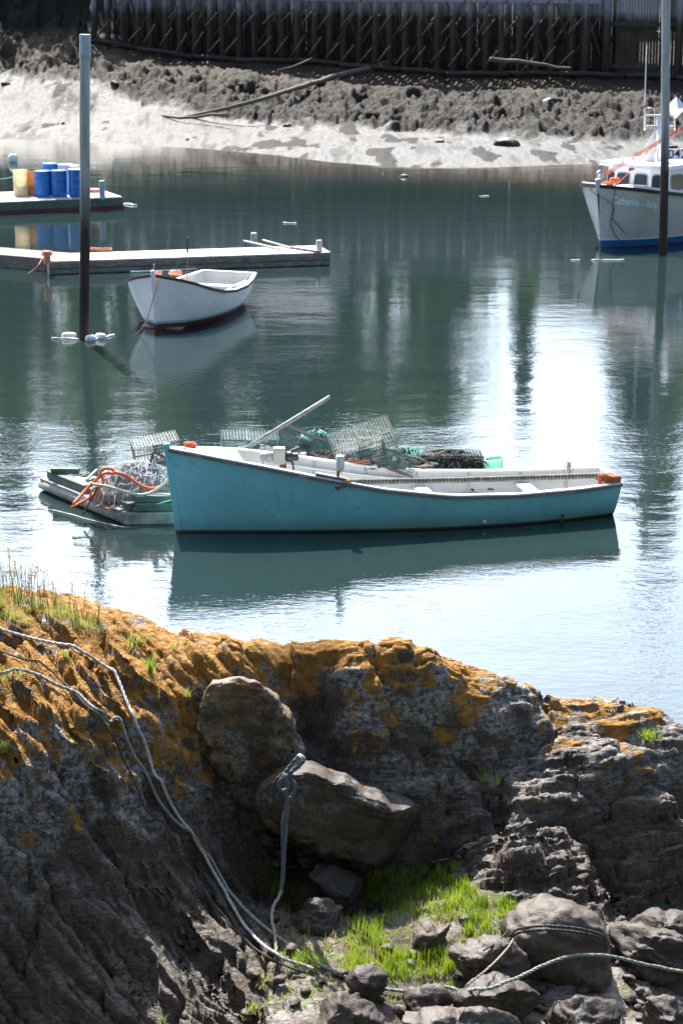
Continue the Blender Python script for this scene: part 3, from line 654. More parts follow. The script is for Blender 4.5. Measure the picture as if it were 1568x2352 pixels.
def tree_proto(kind, seed):
    r = random.Random(seed); root = empty('conifer_tree' if kind == 'c' else 'broadleaf_tree', (0, 0, 0)); H = 20.0
    MB().tube([(0, 0, -1), (0.1, 0, H * .4), (0, 0.1, H * .92)], [0.4, 0.28, 0.05], 8).build('trunk', MAT['bark'], root, True)
    m = MB(); bl = MB()
    if kind == 'c':
        for i in range(230):
            z = 2.5 + (H - 3) * (r.random() ** 0.85); R_ = (H - z) * 0.20 + 0.25; a = r.random() * 6.283; l = R_ * r.uniform(0.7, 1.1)
            bl.tube([(0, 0, z), (l * math.cos(a), l * math.sin(a), z - l * 0.28)], [0.05, 0.01], 4, False)
            for j in range(13):
                t = (j + 1) / 13; c = Vector((l * t * math.cos(a), l * t * math.sin(a), z - l * .28 * t)); s = 0.36 * (1.2 - t)+.12
                c += Vector((r.uniform(-.3, .3), r.uniform(-.3, .3), r.uniform(-.25, .1))) * (1 - t * .5); d1 = Vector((r.uniform(-1, 1), r.uniform(-1, 1), r.uniform(-.5, .2))).normalized() * s; d2 = Vector((r.uniform(-1, 1), r.uniform(-1, 1), -r.random())).normalized() * s
                m.add([c - d1, c + d2, c + d1, c - d2], [(0, 1, 2, 3)])
    else:
        for i in range(34):
            a = r.random() * 6.283; z = r.uniform(6, H - 1.5); rr = math.sqrt(max(0.1, 1 - ((z - 12) / 8.5) ** 2)) * r.uniform(1.5, 5.0); c0 = Vector((rr * math.cos(a), rr * math.sin(a), z)); R_ = r.uniform(1.0, 2.0)
            bl.tube([(0, 0, z * 0.6), c0 * 0.6 + Vector((0, 0, z * .3)), c0], [0.12, 0.07, 0.03], 4, False)
            for j in range(100):
                d = Vector((r.gauss(0, 1), r.gauss(0, 1), r.gauss(0, .8))).normalized() * R_ * r.random() ** 0.4; c = c0 + d; s = r.uniform(.12, .26)
                d1 = Vector((r.gauss(0, 1), r.gauss(0, 1), r.gauss(0, 1))).normalized() * s; d2 = Vector((r.gauss(0, 1), r.gauss(0, 1), r.gauss(0, 1))).normalized() * s
                m.add([c - d1, c + d2, c + d1, c - d2], [(0, 1, 2, 3)])
    cr = m.build('crown', MAT['leaf_dark' if kind == 'c' else 'leaf_light'], root); bl.build('limbs', MAT['bark'], root); return root
protos = [tree_proto('c', 3), tree_proto('b', 5), tree_proto('c', 9), tree_proto('b', 12)]
TREES = [  # mirrored column, top elevation, distance, prototype, width
 (-420,27,150,1,1.2),(-250,29,142,0,1.5),(-110,27,150,1,1.2),(20,30,146,0,1.5),(110,25,140,3,1.1),(200,31,152,2,1.5),(290,27,144,3,1.2),(390,32,150,0,1.6),(480,28,142,2,1.5),(560,30,152,1,1.3),(650,31,146,0,1.6),(740,27,140,2,1.5),
 (800,30,150,3,1.2),(880,26,142,1,1.2),(950,28,148,3,1.1),(1010,25,144,2,1.3),(1075,16,150,1,1.0),(1130,14,140,3,0.9),(1200,24,150,2,0.8),(1265,15,146,1,1.0),(1340,15.5,142,3,0.9),(1405,20,150,2,1.1),(1460,27,144,0,1.3),(1520,33,150,2,1.3),(1600,26,146,3,1.2),(1690,24,150,0,1.4),(1850,28,148,2,1.6),(2050,26,150,1,1.3)]
used = set()
for i, (px, zt, y, k, w) in enumerate(TREES):
    o = protos[k] if k not in used else copy_tree(protos[k]); used.add(k)
    x = (px - 784) / 5000 * (y + 2.5); zb = 4.0; sc = (zt - zb) / 20.0; o.location = (x, y, zb); o.scale = (sc * w * 0.95, sc * w * 0.95, sc); o.rotation_euler = (0, 0, i * 1.7)
    tag(o, 'tall dark conifer on the bank behind the wharf' if k in (0, 2) else 'tall leafy tree on the bank behind the wharf', 'tree', 'conifers behind the wharf' if k in (0, 2) else 'leafy trees behind the wharf')

# ================================================================ mooring poles
def pole(px, py, top_py, rr, lab, capped, lean):
    b = P(px, py, 0); t = PY(px + lean, top_py, b.y); r = empty('mooring_pole', (b.x, b.y, 0), 0, lab, 'pole')
    hgt = t.z; pts = [Vector((b.x, b.y, -2.5)), Vector((b.x, b.y, 0)), Vector((b.x, b.y, 0)).lerp(t, .35) + Vector((.02, 0, 0)), Vector((b.x, b.y, 0)).lerp(t, .7), t]
    MB().tube(resample(pts, .5), rr, 14).build('shaft', MAT['pole_wood'], r, True)
    if capped:
        d = (t - Vector((b.x, b.y, 0))).normalized(); MB().tube([t - d * 0.48, t + d * .0, t + d * 0.02], rr * 1.06, 16).build('cap', MAT['pvc_grey'], r, 'auto')
        m = MB()
        for k in range(4): m.tube([t - d * (0.40 + k * .03), t - d * (0.415 + k * .03)], rr * 1.13, 16)
        m.build('band', MAT['pvc_grey'], r, 'auto')
    return r
pole(192.5, 776, 80, 0.122, 'capped grey mooring pole ringed by white floats', True, 3)
pole(1522, 577, -190, 0.128, 'tall bare mooring pole in front of the fishing boat', False, 10)
def float_(c, l, r_, rz, lab, mat='white_foam'):
    rot = Matrix.Rotation(rz, 3, 'Z') @ Matrix.Rotation(R(90), 3, 'Y')
    pr = [(r_ * math.sqrt(max(0, 1 - t ** 4)) + 0.004, l / 2 * t) for t in (-1, -.96, -.85, -.6, -.2, .2, .6, .85, .96, 1)]
    o = MB().lathe(pr, c, 14, rot).build('float', MAT[mat], None, True); return tag(o, lab, 'float', None)
for (px, py, l, rz, lab) in ((160, 770, .36, 0.1, 'white float left of the capped pole'), (209, 776, .26, 0.7, 'middle white float at the foot of the capped pole'), (232, 772, .27, -0.1, 'rightmost white float by the capped pole')):
    v = P(px, py, 0.04); float_((v.x, v.y - 0.12, 0.05), l, .085, rz, lab)
def scum(pts, r, lab, mat='white_foam', cat='debris'):
    q = [P(px, py, 0.015) for px, py in pts]; q = resample(q, .12); m = MB()
    m.tube([p + Vector((0, 0, 0)) for p in q], [r * random.uniform(.3, 1.2) for _ in q], 6); o = m.build('floating_weed', MAT[mat], None, True); return tag(o, lab, cat)
scum([(120, 777), (150, 776), (180, 779)], .03, 'thin floating scum line left of the capped pole foot'); scum([(196, 782), (225, 778), (262, 768)], .03, 'thin floating scum line right of the capped pole foot')
v = P(30, 372, 0)
bu = empty('mooring_buoy', (v.x, v.y, 0), 0, 'cream round mooring buoy floating behind the barrels', 'buoy')
MB().lathe([(.02, -.2), (.16, -.14), (.215, 0), (.2, .12), (.14, .21), (.05, .26), (.03, .27)], (v.x, v.y, .13), 16).build('ball', MAT['white_foam'], bu, True)
MB().tube([(v.x, v.y, .36), (v.x, v.y, .46)], .025, 6).build('eye', MAT['dark_metal'], bu)

# ================================================================ floating docks
def slab(name, pts, z0, z1, mat, parent):
    n = len(pts); m = MB(); m.add([(x, y, z0) for x, y in pts] + [(x, y, z1) for x, y in pts], [tuple(range(n - 1, -1, -1)), tuple(range(n, 2 * n))] + [(i, (i + 1) % n, n + (i + 1) % n, n + i) for i in range(n)])
    return m.build(name, MAT[mat], parent, False, 0.012)
def xy(px, py, z): v = P(px, py, z); return (v.x, v.y)
def quad_pts(a, b, w):   # front edge a->b, depth w away from the camera
    a, b = Vector((*a, 0)), Vector((*b, 0)); d = (b - a).normalized(); n = Vector((-d.y, d.x, 0)); return [(a.x, a.y), (b.x, b.y), ((b + n * w).x, (b + n * w).y), ((a + n * w).x, (a + n * w).y)], d, n
wood('dock_green', (0.13, 0.17, 0.14), (0.06, 0.085, 0.07), 'X'); simple('dock_red', (0.14, 0.035, 0.04), 0.8, 0.4)
wood('dock_side', (0.27, 0.25, 0.225), (0.10, 0.09, 0.08), 'X')
def planks(a, d, n, length, width, z, mat, parent, pw=.14):
    m = MB(); s_ = pw / 2
    while s_ < length:
        p0 = Vector((*a, 0)) + d * s_; m.beam((p0.x, p0.y, z), (p0.x + n.x * width, p0.y + n.y * width, z + random.uniform(-.003, .003)), pw - .012, .035); s_ += pw
    return m.build('planking', MAT[mat], parent)
# the barrel float
a = xy(-260, 476, .42); b = xy(283, 452, .42)
fl = empty('floating_dock', (*a, 0), 0, 'green sided floating dock with barrels on its deck', 'dock')
pts, d, n = quad_pts(a, b, 3.1); ln = (Vector((*b, 0)) - Vector((*a, 0))).length
slab('float_frame', pts, .12, .40, 'dock_green', fl); slab('rub_strip', [(q[0], q[1]) for q in quad_pts((a[0] - .01, a[1] - .03), (b[0] + .04, b[1] - .03), 3.16)[0]], -.25, .115, 'dock_red', fl)
planks(a, d, n, ln, 3.1, .425, 'deck_wood', fl)
DA, Dd, Dn = Vector((*a, 0)), d, n
# the near float and its narrower neighbour
a = xy(112, 601, .36); b = xy(757, 580, .36)
f2 = empty('floating_dock', (*a, 0), 0, 'long bare wooden dock float behind the white rowing boat', 'dock')
pts, d, n = quad_pts(a, b, 1.55); ln = (Vector((*b, 0)) - Vector((*a, 0))).length
slab('float_frame', pts, -.25, .34, 'dock_side', f2); planks(a, d, n, ln, 1.55, .362, 'deck_wood', f2)
for k, z in ((0, .24), (1, .08)):
    MB().beam(Vector((a[0], a[1], z)) - n * .03, Vector((b[0], b[1], z)) - n * .03, .05, .12).build('side_plank', MAT['dock_side'], f2)
a2 = xy(-300, 560, .36); b2 = xy(104, 596, .33)
f3 = empty('floating_dock', (*a2, 0), 0, 'brown stained dock float at the left edge joined to the long bare dock', 'dock')
pts3, d3, n3 = quad_pts(a2, b2, 1.3); slab('float_frame', pts3, -.25, .33, 'dock_side', f3); wood('brown_plank', (0.28, 0.22, 0.18), (0.15, 0.11, 0.09), 'X'); planks(a2, d3, n3, (Vector((*b2, 0)) - Vector((*a2, 0))).length, 1.3, .35, 'brown_plank', f3)
def bollard(px, py, top, r_, lab, mat='grey_wood', z=.38):
    v = P(px, py, z); t = PY(px, top, v.y); o = MB().lathe([(r_, z - .05), (r_, t.z - .02), (r_ * .85, t.z)], (v.x, v.y, 0), 12).build('bollard', MAT[mat], None, 'auto'); return tag(o, lab, 'bollard')
bollard(235, 453, 414, .105, 'grey bollard at the right end of the barrel dock', 'pvc_grey', .44)
bollard(583, 552, 534, .10, 'pale bollard on the back edge of the long bare dock', 'bleached_wood'); bollard(733, 575, 551, .09, 'pale bollard on the right end of the long bare dock', 'bleached_wood')
o = bollard(109, 602, 576, .10, 'stubby bollard wrapped in faded red rope on the dock', 'faded_orange')
def line_rope(name, pts, r_, mat, lab, cat='rope', strands=False, st=.15):
    q = resample(pts, st); m = MB(); m.tube(q, r_, 6) if not strands else m.rope(pts, r_)
    o = m.build(name, MAT[mat], None, True); return tag(o, lab, cat)
def coil(name, c, rad, r_, n, mat, lab, flat=.5, cat='rope'):
    pts = []
    for i in range(n * 14):
        a = i / 14 * 6.283; q = rad * (0.55 + 0.45 * math.sin(i * .37) ** 2); pts.append(Vector((c[0] + q * math.cos(a) * 1.3, c[1] + q * math.sin(a) * flat, c[2] + r_ + 0.03 * abs(math.sin(i * .9)) + .02 * i / 14)))
    o = MB().tube(pts, r_, 5).build(name, MAT[mat], None, True); return tag(o, lab, cat)
v = P(109, 592, .45); coil('rope_coil', (v.x, v.y, .48), .12, .018, 7, 'faded_orange', 'faded red rope wound round the stubby dock bollard', 1)
v = P(215, 445, .44); coil('rope_coil', (v.x, v.y, .45), .22, .016, 6, 'faded_orange', 'orange rope heap on the barrel dock beside the grey bollard')
v = P(230, 577, .38); coil('rope_coil', (v.x, v.y, .38), .3, .012, 4, 'faded_orange', 'flat orange rope loop lying on the long bare dock', .3)
line_rope('mooring_line', [P(100, 588, .42), P(85, 612, .25), P(66, 627, .0), P(60, 630, -.1)], .014, 'faded_orange', 'slack orange line from the red bollard into the water')
line_rope('mooring_line', [P(-20, 412, 1.0), P(20, 408, .95), P(36, 400, 1.0)], .012, 'green_rope', 'green line tied to the cream barrel')
for (p0, p1, w, lab) in (((560, 553), (640, 571), .09, 'loose pale board on the right of the long dock, left of two'), ((603, 551), (668, 569), .08, 'loose pale board on the right of the long dock, right of two'), ((668, 568), (735, 578), .07, 'dark loose timber lying along the back edge of the dock end')):
    va, vb = P(*p0, .42), P(*p1, .41); o = MB().beam(va, vb, w, .05).build('loose_board', MAT['bleached_wood' if 'pale' in lab else 'log_wood'], None, False, .006); tag(o, lab, 'board')
# boom of old rope with ties, lying just off the dock
bm_ = empty('floating_boom', P(600, 622, 0), 0, 'thin white floating boom hung with ties along the bare dock', 'boom')
q = resample([P(299, 624, .03), P(400, 620, .03), P(500, 613, .03), P(620, 606, .03), P(735, 602, .03)], .15); MB().tube(q, [.028 * random.uniform(.8, 1.15) for _ in q], 7).build('boom_line', MAT['white_foam'], bm_, True)
for i, px in enumerate((352, 405, 460, 515, 570, 622, 675, 726)):
    t = np.interp(px, [299, 620, 735], [624, 606, 602]); v = P(px, t, .03); MB().tube([v, v + Vector((.01, 0, .1)), v + Vector((.03, 0, .19))], [.022, .012, .02], 5).build('tie', MAT['green_rope' if i % 3 == 1 else 'white_foam'], bm_, True)
v = P(300, 624, .0); tag(MB().tube([(v.x, v.y, -.3), (v.x - .05, v.y, .0), (v.x + .05, v.y, .06)], .02, 6).build('stake', MAT['grey_fitting'], None, True), 'short grey stake in the water behind the white boat bow', 'stake')

# barrels
def barrel_mat(name, col, tr=0.0):
    g = NG(name); n = g.noise(5, 4); c = g.mix(g.rng(n, .35, .7), tuple(q * .75 for q in col), col); g.fin(c, .38, g.bump(g.noise(20, 3), .15, .01))
    if tr:
        t = g.t.nodes.new('ShaderNodeBsdfTranslucent'); g.put(t.inputs['Color'], c); mm = g.t.nodes.new('ShaderNodeMixShader'); mm.inputs[0].default_value = tr
        g.t.links.new(g.b.outputs[0], mm.inputs[1]); g.t.links.new(t.outputs[0], mm.inputs[2]); g.t.links.new(mm.outputs[0], g.out.inputs['Surface'])
    MAT[name] = g.m
barrel_mat('barrel_blue', (0.03, 0.20, 0.62), .15); barrel_mat('barrel_cream', (0.92, 0.84, 0.62), .55); barrel_mat('barrel_orange', (0.78, 0.42, 0.12), .45); barrel_mat('barrel_white', (0.8, 0.8, 0.8), .1)
def barrel(px, py, top, r_, mat, lab, lid='barrel_blue', open_=False):
    v = P(px, py, .445); t = PY(px, top, v.y).z; h = t - .445; c = (v.x, v.y, .445); o = empty('barrel', c, 0, lab, 'barrel')
    wall = [(r_ * .93, 0), (r_ * .98, .03), (r_, .12), (r_ * 1.0, h * .32), (r_ * 1.025, h * .34), (r_, h * .36), (r_, h * .64), (r_ * 1.025, h * .66), (r_, h * .68), (r_ * .99, h - .04), (r_ * 1.02, h - .02), (r_ * 1.02, h)]
    if open_: wall += [(r_ * .96, h), (r_ * .94, h - .05), (r_ * .94, .05), (r_ * .5, .04)]
    MB().lathe(wall, c, 24).build('body', MAT[mat], o, 'auto')
    if not open_:
        MB().lathe([(r_ * .97, h - .0), (r_ * .97, h + .012), (r_ * .8, h + .02), (.02, h + .02)], c, 24).build('lid', MAT[lid], o, 'auto')
        MB().lathe([(.035, 0), (.035, .03), (.02, .032)], (c[0] + r_ * .5, c[1], c[2] + h + .015), 8).build('bung', MAT['white_paint'], o)
barrel(48, 449, 389, .255, 'barrel_cream', 'open cream translucent barrel at the left of the row', open_=True)
barrel(71, 447, 393, .215, 'barrel_orange', 'orange tinted barrel half hidden behind the cream one', open_=True)
barrel(99, 450.5, 392, .30, 'barrel_blue', 'blue barrel just right of the orange tinted one'); barrel(136.5, 450.5, 391, .295, 'barrel_blue', 'blue barrel in the middle of the front row')
barrel(178, 451, 388, .30, 'barrel_blue', 'blue barrel with white lid partly behind the capped pole', 'barrel_white')
barrel(117, 440, 375, .285, 'barrel_blue', 'taller blue barrel standing in the back row'); barrel(152, 441, 377, .28, 'barrel_white', 'white topped barrel in the back row left of the pole', 'barrel_white'); barrel(170, 441.5, 380, .26, 'barrel_white', 'white topped barrel in the back row nearest the pole', 'barrel_white')

# ================================================================ boats
class Hull:
    def __init__(s, origin, ang, L_, us, beam, sheer, keel, pw, rake, srake, thick=0.035):
        s.o = Vector(origin); s.L = L_; s.us = us; s.be, s.sh, s.ke, s.pw = beam, sheer, keel, pw; s.rake, s.sr, s.t = rake, srake, thick
        s.ax = Vector((math.cos(ang), math.sin(ang), 0)); s.la = Vector((-math.sin(ang), math.cos(ang), 0))
        U = np.linspace(0, 1, 201)
        def sm(v):
            y = np.interp(U, us, v); k = np.array([1, 2, 3, 4, 5, 4, 3, 2, 1.]); k /= k.sum(); z = np.convolve(np.pad(y, 4, mode='reflect', reflect_type='odd'), k, 'valid')
            z = np.convolve(np.pad(z, 4, mode='reflect', reflect_type='odd'), k, 'valid'); return z
        s.U = U; s.B, s.S, s.K, s.P_ = sm(beam), sm(sheer), sm(keel), sm(pw)
    def g(s, arr, u): return float(np.interp(u, s.U, arr))
    def wpt(s, x, y, z): return s.o + s.ax * x + s.la * y + Vector((0, 0, z))
    def loc(s, u, v, side, inset=0.0):
        zs, zk = s.g(s.S, u), s.g(s.K, u) + inset; z = zk + (zs - zk) * v; w = max(0.0, max(0.012, s.g(s.B, u)) * v ** max(.05, s.g(s.P_, u)) - inset)
        x = s.L * u + s.rake * (1 - v) * (1 - u) ** 5 - s.sr * (1 - v) * u ** 6
        if inset: x = min(max(x, inset * 2.2 + s.rake * (1 - v)), s.L - inset)
        return x, side * w, z
    def pt(s, u, v, side, inset=0.0): return s.wpt(*s.loc(u, v, side, inset))
    def shell(s, name, mat, parent, inset=0.0, vmin=0.0, nu=60, nv=16, u0=0, u1=1, closed=True):
        m = MB(); us_ = [u0 + (u1 - u0) * (i / nu) ** 1.25 for i in range(nu + 1)]
        row = [(-1, 1 - j / nv * (1 - vmin)) for j in range(nv)] + [(0, vmin)] + [(1, vmin + (j + 1) / nv * (1 - vmin)) for j in range(nv)]
        vs = []
        for u in us_:
            for sd, v in row: vs.append(s.pt(u, max(v, 1e-4), sd if sd else 1, inset) if sd else s.wpt(s.loc(u, max(vmin, 1e-4), 1, inset)[0], 0, s.loc(u, max(vmin, 1e-4), 1, inset)[2]))
        w = len(row); fs = [(i*w+k, i*w+k+1, (i+1)*w+k+1, (i+1)*w+k) for i in range(nu) for k in range(w - 1)]
        if closed: fs.append(tuple(nu * w + k for k in range(w)))
        if inset: fs = [tuple(reversed(f)) for f in fs]
        m.add(vs, fs); return m.build(name, MAT[mat], parent, 'auto')
    def strip(s, name, mat, parent, w_out, w_in, h, dz=0.0, side=None, u0=0.0, u1=1.0, n=70, mb=None):
        m = mb or MB()
        for sd in ((-1, 1) if side is None else (side,)):
            vs = []
            for i in range(n + 1):
                u = u0 + (u1 - u0) * i / n; p = s.pt(u, 1, sd); q = s.la * sd; p = p + Vector((0, 0, dz))
                win = min(w_in, max(0.0, s.g(s.B, u) - 0.004))
                vs += [p + q * w_out - Vector((0, 0, h / 2)), p + q * w_out + Vector((0, 0, h / 2)), p - q * win + Vector((0, 0, h / 2)), p - q * win - Vector((0, 0, h / 2))]
            fs = [(i*4+k, i*4+(k+1)%4, (i+1)*4+(k+1)%4, (i+1)*4+k) for i in range(n) for k in range(4)] + [(0, 1, 2, 3), (n*4+3, n*4+2, n*4+1, n*4)]
            m.add(vs, fs)
        return None if mb else m.build(name, MAT[mat], parent, 'auto')
def hull_paint(name, col, bands, grime, rough=0.42, streak=True):
    g = NG(name); pos = g.geo.outputs['Position']; g.pos = pos; z = g.sep(pos, 'Z')
    n = g.noise(1.3, 5, 0.6); n2 = g.noise(1.0, 5, 0.65, g.map((7, 7, 0.5), vec=pos)); n3 = g.noise(9, 5, 0.65)
    c = g.mix(g.rng(n, 0.3, 0.7), tuple(q * 0.86 for q in col), tuple(min(1, q * 1.07) for q in col))
    if streak: c = g.mix(g.rng(n2, 0.58, 0.78, 0, 0.35), c, grime)
    c = g.mix(g.math('MULTIPLY', g.rng(n3, 0.6, 0.68), g.rng(n, .4, .6, 0, .5)), c, grime)
    zz = g.math('ADD', z, g.math('MULTIPLY', g.math('SUBTRACT', n3, 0.5), 0.02))
    c = g.mix(g.rng(g.math('ADD', z, g.math('MULTIPLY', n2, 0.25)), 0.10, 0.42, 0.55, 0.0), c, grime)
    for top, bc in bands: c = g.mix(g.rng(zz, top - 0.004, top + 0.004, 1, 0), c, bc)
    MAT[name] = g.fin(c, g.rng(n, .3, .7, rough - .08, rough + .12), g.bump(n3, 0.12, 0.01))
hull_paint('teal_hull', (0.25, 0.66, 0.78), [(0.035, (0.10, 0.085, 0.06))], (0.10, 0.20, 0.16))
hull_paint('white_hull', (0.90, 0.91, 0.93), [(0.21, (0.22, 0.60, 0.56)), (0.15, (0.13, 0.035, 0.04))], (0.42, 0.46, 0.42))
hull_paint('grey_hull', (0.56, 0.56, 0.53), [(0.30, (0.72, 0.74, 0.74)), (0.245, (0.02, 0.13, 0.34)), (0.03, (0.10, 0.04, 0.05))], (0.40, 0.40, 0.36), 0.3, False)
hull_paint('white_inside', (0.72, 0.72, 0.70), [], (0.40, 0.38, 0.33)); simple('cabin_white', (0.80, 0.81, 0.83), 0.35, 0.06, 2)
simple('rail_grey', (0.17, 0.165, 0.175), 0.7, 0.4, 8, dirt=(0.30, 0.28, 0.26)); simple('maroon', (0.10, 0.035, 0.035), 0.6, 0.3); wood('floor_wood', (0.34, 0.32, 0.29), (0.18, 0.16, 0.14), 'X')

# ---- the turquoise boat
B0 = P(410, 1222, 0) - Vector((.14, .03, 0)); TH = Hull((B0.x, B0.y, 0), R(11.5), 7.32, [0, .1, .2, .3, .45, .6, .75, .9, 1],
   [.03, .38, .60, .74, .86, .90, .86, .74, .60], [1.37, 1.26, 1.13, .975, .74, .59, .545, .555, .585], [-.22, -.28, -.3, -.3, -.3, -.3, -.28, -.2, -.1], [.85, .62, .5, .42, .34, .3, .3, .32, .36], .16, .04)
teal = empty('rowing_boat', (B0.x, B0.y, 0), 0, 'turquoise open wooden boat with white gunwales moored near the rocks', 'boat')
TH.shell('hull', 'teal_hull', teal); ins = TH.shell('hull_interior', 'white_inside', teal, 0.035, 0.12)
TH.strip('gunwale', 'white_paint', teal, 0.018, 0.085, 0.03, 0.012); TH.strip('rub_rail', 'rail_grey', teal, 0.034, -0.002, 0.045, -0.018)
mb = MB(); mb.beam(TH.wpt(.17, 0, -.2), TH.wpt(-.02, 0, 1.46), .07, .10); mb.build('stem', MAT['teal_hull'], teal, False, .01)
m = MB(); us_ = np.linspace(.04, .155, 8); m.add([TH.pt(u, 1, s_) + Vector((0, 0, .03)) for u in us_ for s_ in (-1, 1)], [(2*i, 2*i+1, 2*i+3, 2*i+2) for i in range(7)]); m.build('foredeck', MAT['white_paint'], teal)
def thwart(H, u, v, w, mat, parent, th=.035):
    a, b = H.pt(u, v, -1, .04), H.pt(u, v, 1, .04); return MB().beam(a, b, w, th).build('thwart', MAT[mat], parent, False, .005)
for u, v in ((.34, .78), (.58, .72), (.82, .74)): thwart(TH, u, v, .24, 'white_inside', teal)
m = MB()
for k in range(-3, 4):
    q = [TH.wpt(TH.L * u, k * .12 * min(1, TH.g(TH.B, u)), .06) for u in (.32, .5, .7, .9)]; m.tube(q, .05, 4)
m.build('floorboards', MAT['floor_wood'], teal)
for u in (.22, .34, .46, .58, .7, .82, .92):
    for sd in (-1, 1): MB().tube([TH.pt(u, v, sd, .05) for v in (.25, .4, .55, .7, .85, .97)], .016, 5).build('frame_rib', MAT['white_inside'], teal, True)
TH.strip('seat_riser', 'white_inside', teal, -.13, .18, .03, -.13, None, .25, .93)
m = MB().beam(TH.wpt(TH.L + .0, -.60, .575), TH.wpt(TH.L + .0, .60, .575), .06, .05); m.build('transom_cap', MAT['white_paint'], teal, False, .006)
# raised grey block on the near gunwale, cleat, scupper mark and bow ring
u = .322; a_, b_ = TH.pt(.305, 1, -1) + Vector((0, 0, .05)), TH.pt(.372, 1, -1) + Vector((0, 0, .05)); MB().beam(a_ + TH.la * .06, b_ + TH.la * .06, .13, .05).build('gunwale_pad', MAT['rail_grey'], teal, False, .008)
def mark(px, py, rr, mat, name):
    best = None
    for u in np.linspace(.05, 1, 300):
        for v in np.linspace(.15, .98, 50):
            q = TH.pt(u, v, -1); x, y = project(q); d = (x - px) ** 2 + (y - py) ** 2
            if best is None or d < best[0]: best = (d, q)
    q = best[1]; rot = Matrix.Rotation(R(90), 3, 'X'); return q, MB().lathe([(rr, -.01), (rr, .012), (rr * .6, .018)], q, 12, rot).build(name, MAT[mat], teal)
mark(1111, 1197, .028, 'white_paint', 'drain_plug'); q, _ = mark(1292, 1183, .026, 'black_plastic', 'drain_hole'); 
MB().tube([q + Vector((0, -.02, 0)), q + Vector((-.03, -.04, -.12)), q + Vector((-.04, -.05, -.24))], .014, 6).build('drain_strap', MAT['black_plastic'], teal)
m = MB()
for (uu, l) in ((.625, .22), (.655, .10), (.17, .0)):
    pass
# the long wrapped spar lying on the gunwales, rags at both ends
def tube_thing(name, cat, pts, r_, mat, lab, n=10, st=.2, jit=0.0):
    q = resample(pts, st); q = [p + Vector((0, random.uniform(-jit, jit), random.uniform(-jit, jit))) for p in q]
    return tag(MB().tube(q, r_, n).build(name, MAT[mat], None, True), lab, cat)
g = NG('wrapped_spar'); wv = g.t.nodes.new('ShaderNodeTexWave'); g.put(wv.inputs['Vector'], g.pos); wv.bands_direction = 'X'; wv.inputs['Scale'].default_value = 5.5; wv.inputs['Distortion'].default_value = 2.5
nn = g.noise(9, 5, .65); c = g.mix(g.rng(nn, .3, .7), (.09, .085, .07), (.33, .32, .29)); c = g.mix(g.rng(wv.outputs['Fac'], .6, .8, 0, .75), c, (.05, .045, .035)); MAT['wrapped_spar'] = g.fin(c, .9, g.bump(nn, .7, .01))
sa = TH.pt(.405, 1, -1) + Vector((0, .05, .09)); ux = .955; sb = TH.pt(ux, 1, -1) + Vector((0, .22, .085))
sa = PY(792, 1107, sa.y); sb = PY(1385, 1092, sb.y)
spar = empty('wrapped_spar', sa, 0, 'long bound spar lying along the turquoise boat', 'spar')
MB().tube([p + Vector((0, 0, random.uniform(-.002, .004))) for p in resample([sa, sa.lerp(sb, .5) + Vector((0, 0, -.015)), sb], .12)], .048, 12).build('spar_pole', MAT['wrapped_spar'], spar, True)
simple('rag_orange', (0.55, 0.17, 0.07), .95, .5, 12, .8, .02); simple('rag_tan', (0.52, 0.30, 0.16), .95, .45, 12, .8, .02)
def rag(name, c, size, seed, mat, parent):
    me = ico_rock(c, size, seed, mat, sub=4, rough=.3, cuts=6); me.transform(Matrix.Translation(Vector(c) - parent.location)); return finish(me, name, MAT[mat], parent, True)
rag('end_rag', PY(789, 1108, sa.y - .02), (.23, .16, .17), 5, 'rag_tan', spar)
rag('end_rag', PY(1398, 1098, sb.y - .02), (.42, .24, .19), 8, 'rag_orange', spar); MB().box(PY(1378, 1102, sb.y - .1), (.07, .03, .17)).build('orange_tape', MAT['orange_rope'], spar, False, .006)
# jug on a rusty stake, fixed to the near gunwale
jp = TH.pt(.385, 1, -1) + TH.la * .03; jx = PY(776, 1118, jp.y)
stake = empty('rusty_stake', jx, 0, 'rusty upright stake on the gunwale under the white jug', 'stake'); MB().tube([jx + Vector((0, 0, -.06)), jx + Vector((0, 0, .30))], .022, 8).build('shaft', MAT['rust'], stake); MB().box(jx + Vector((0, 0, -.01)), (.10, .09, .03)).build('foot_plate', MAT['rust'], stake)
simple('jug_white', (0.82, 0.82, 0.82), .35, .05); jc = jx + Vector((0.035, 0, .26)); jug = empty('plastic_jug', jc, 0, 'white upturned plastic jug capping the rusty stake', 'jug')
m = MB(); 
def rr_ring(w, d, z, c, n=16, p=4): return [c + Vector((w * math.copysign(abs(math.cos(a)) ** (2/p), math.cos(a)), d * math.copysign(abs(math.sin(a)) ** (2/p), math.sin(a)), z)) for a in [2 * math.pi * k / n + .01 for k in range(n)]]
rings = [(.02, .02, -.03), (.03, .03, .0), (.062, .055, .03), (.07, .06, .07), (.07, .06, .22), (.058, .05, .245), (.03, .03, .25)]; n = 16; vs = []
for (w, d_, z) in rings: vs += rr_ring(w, d_, z, jc)
m.add(vs, [(i*n+k, i*n+(k+1)%n, (i+1)*n+(k+1)%n, (i+1)*n+k) for i in range(len(rings)-1) for k in range(n)] + [tuple(range(n-1, -1, -1)), tuple((len(rings)-1)*n + k for k in range(n))]); m.build('jug_body', MAT['jug_white'], jug, 'auto')
MB().tube([jc + Vector((.02, -.06, .05)), jc + Vector((.02, -.1, .09)), jc + Vector((.02, -.1, .15)), jc + Vector((.02, -.06, .19))], .011, 6).build('handle', MAT['jug_white'], jug, True)
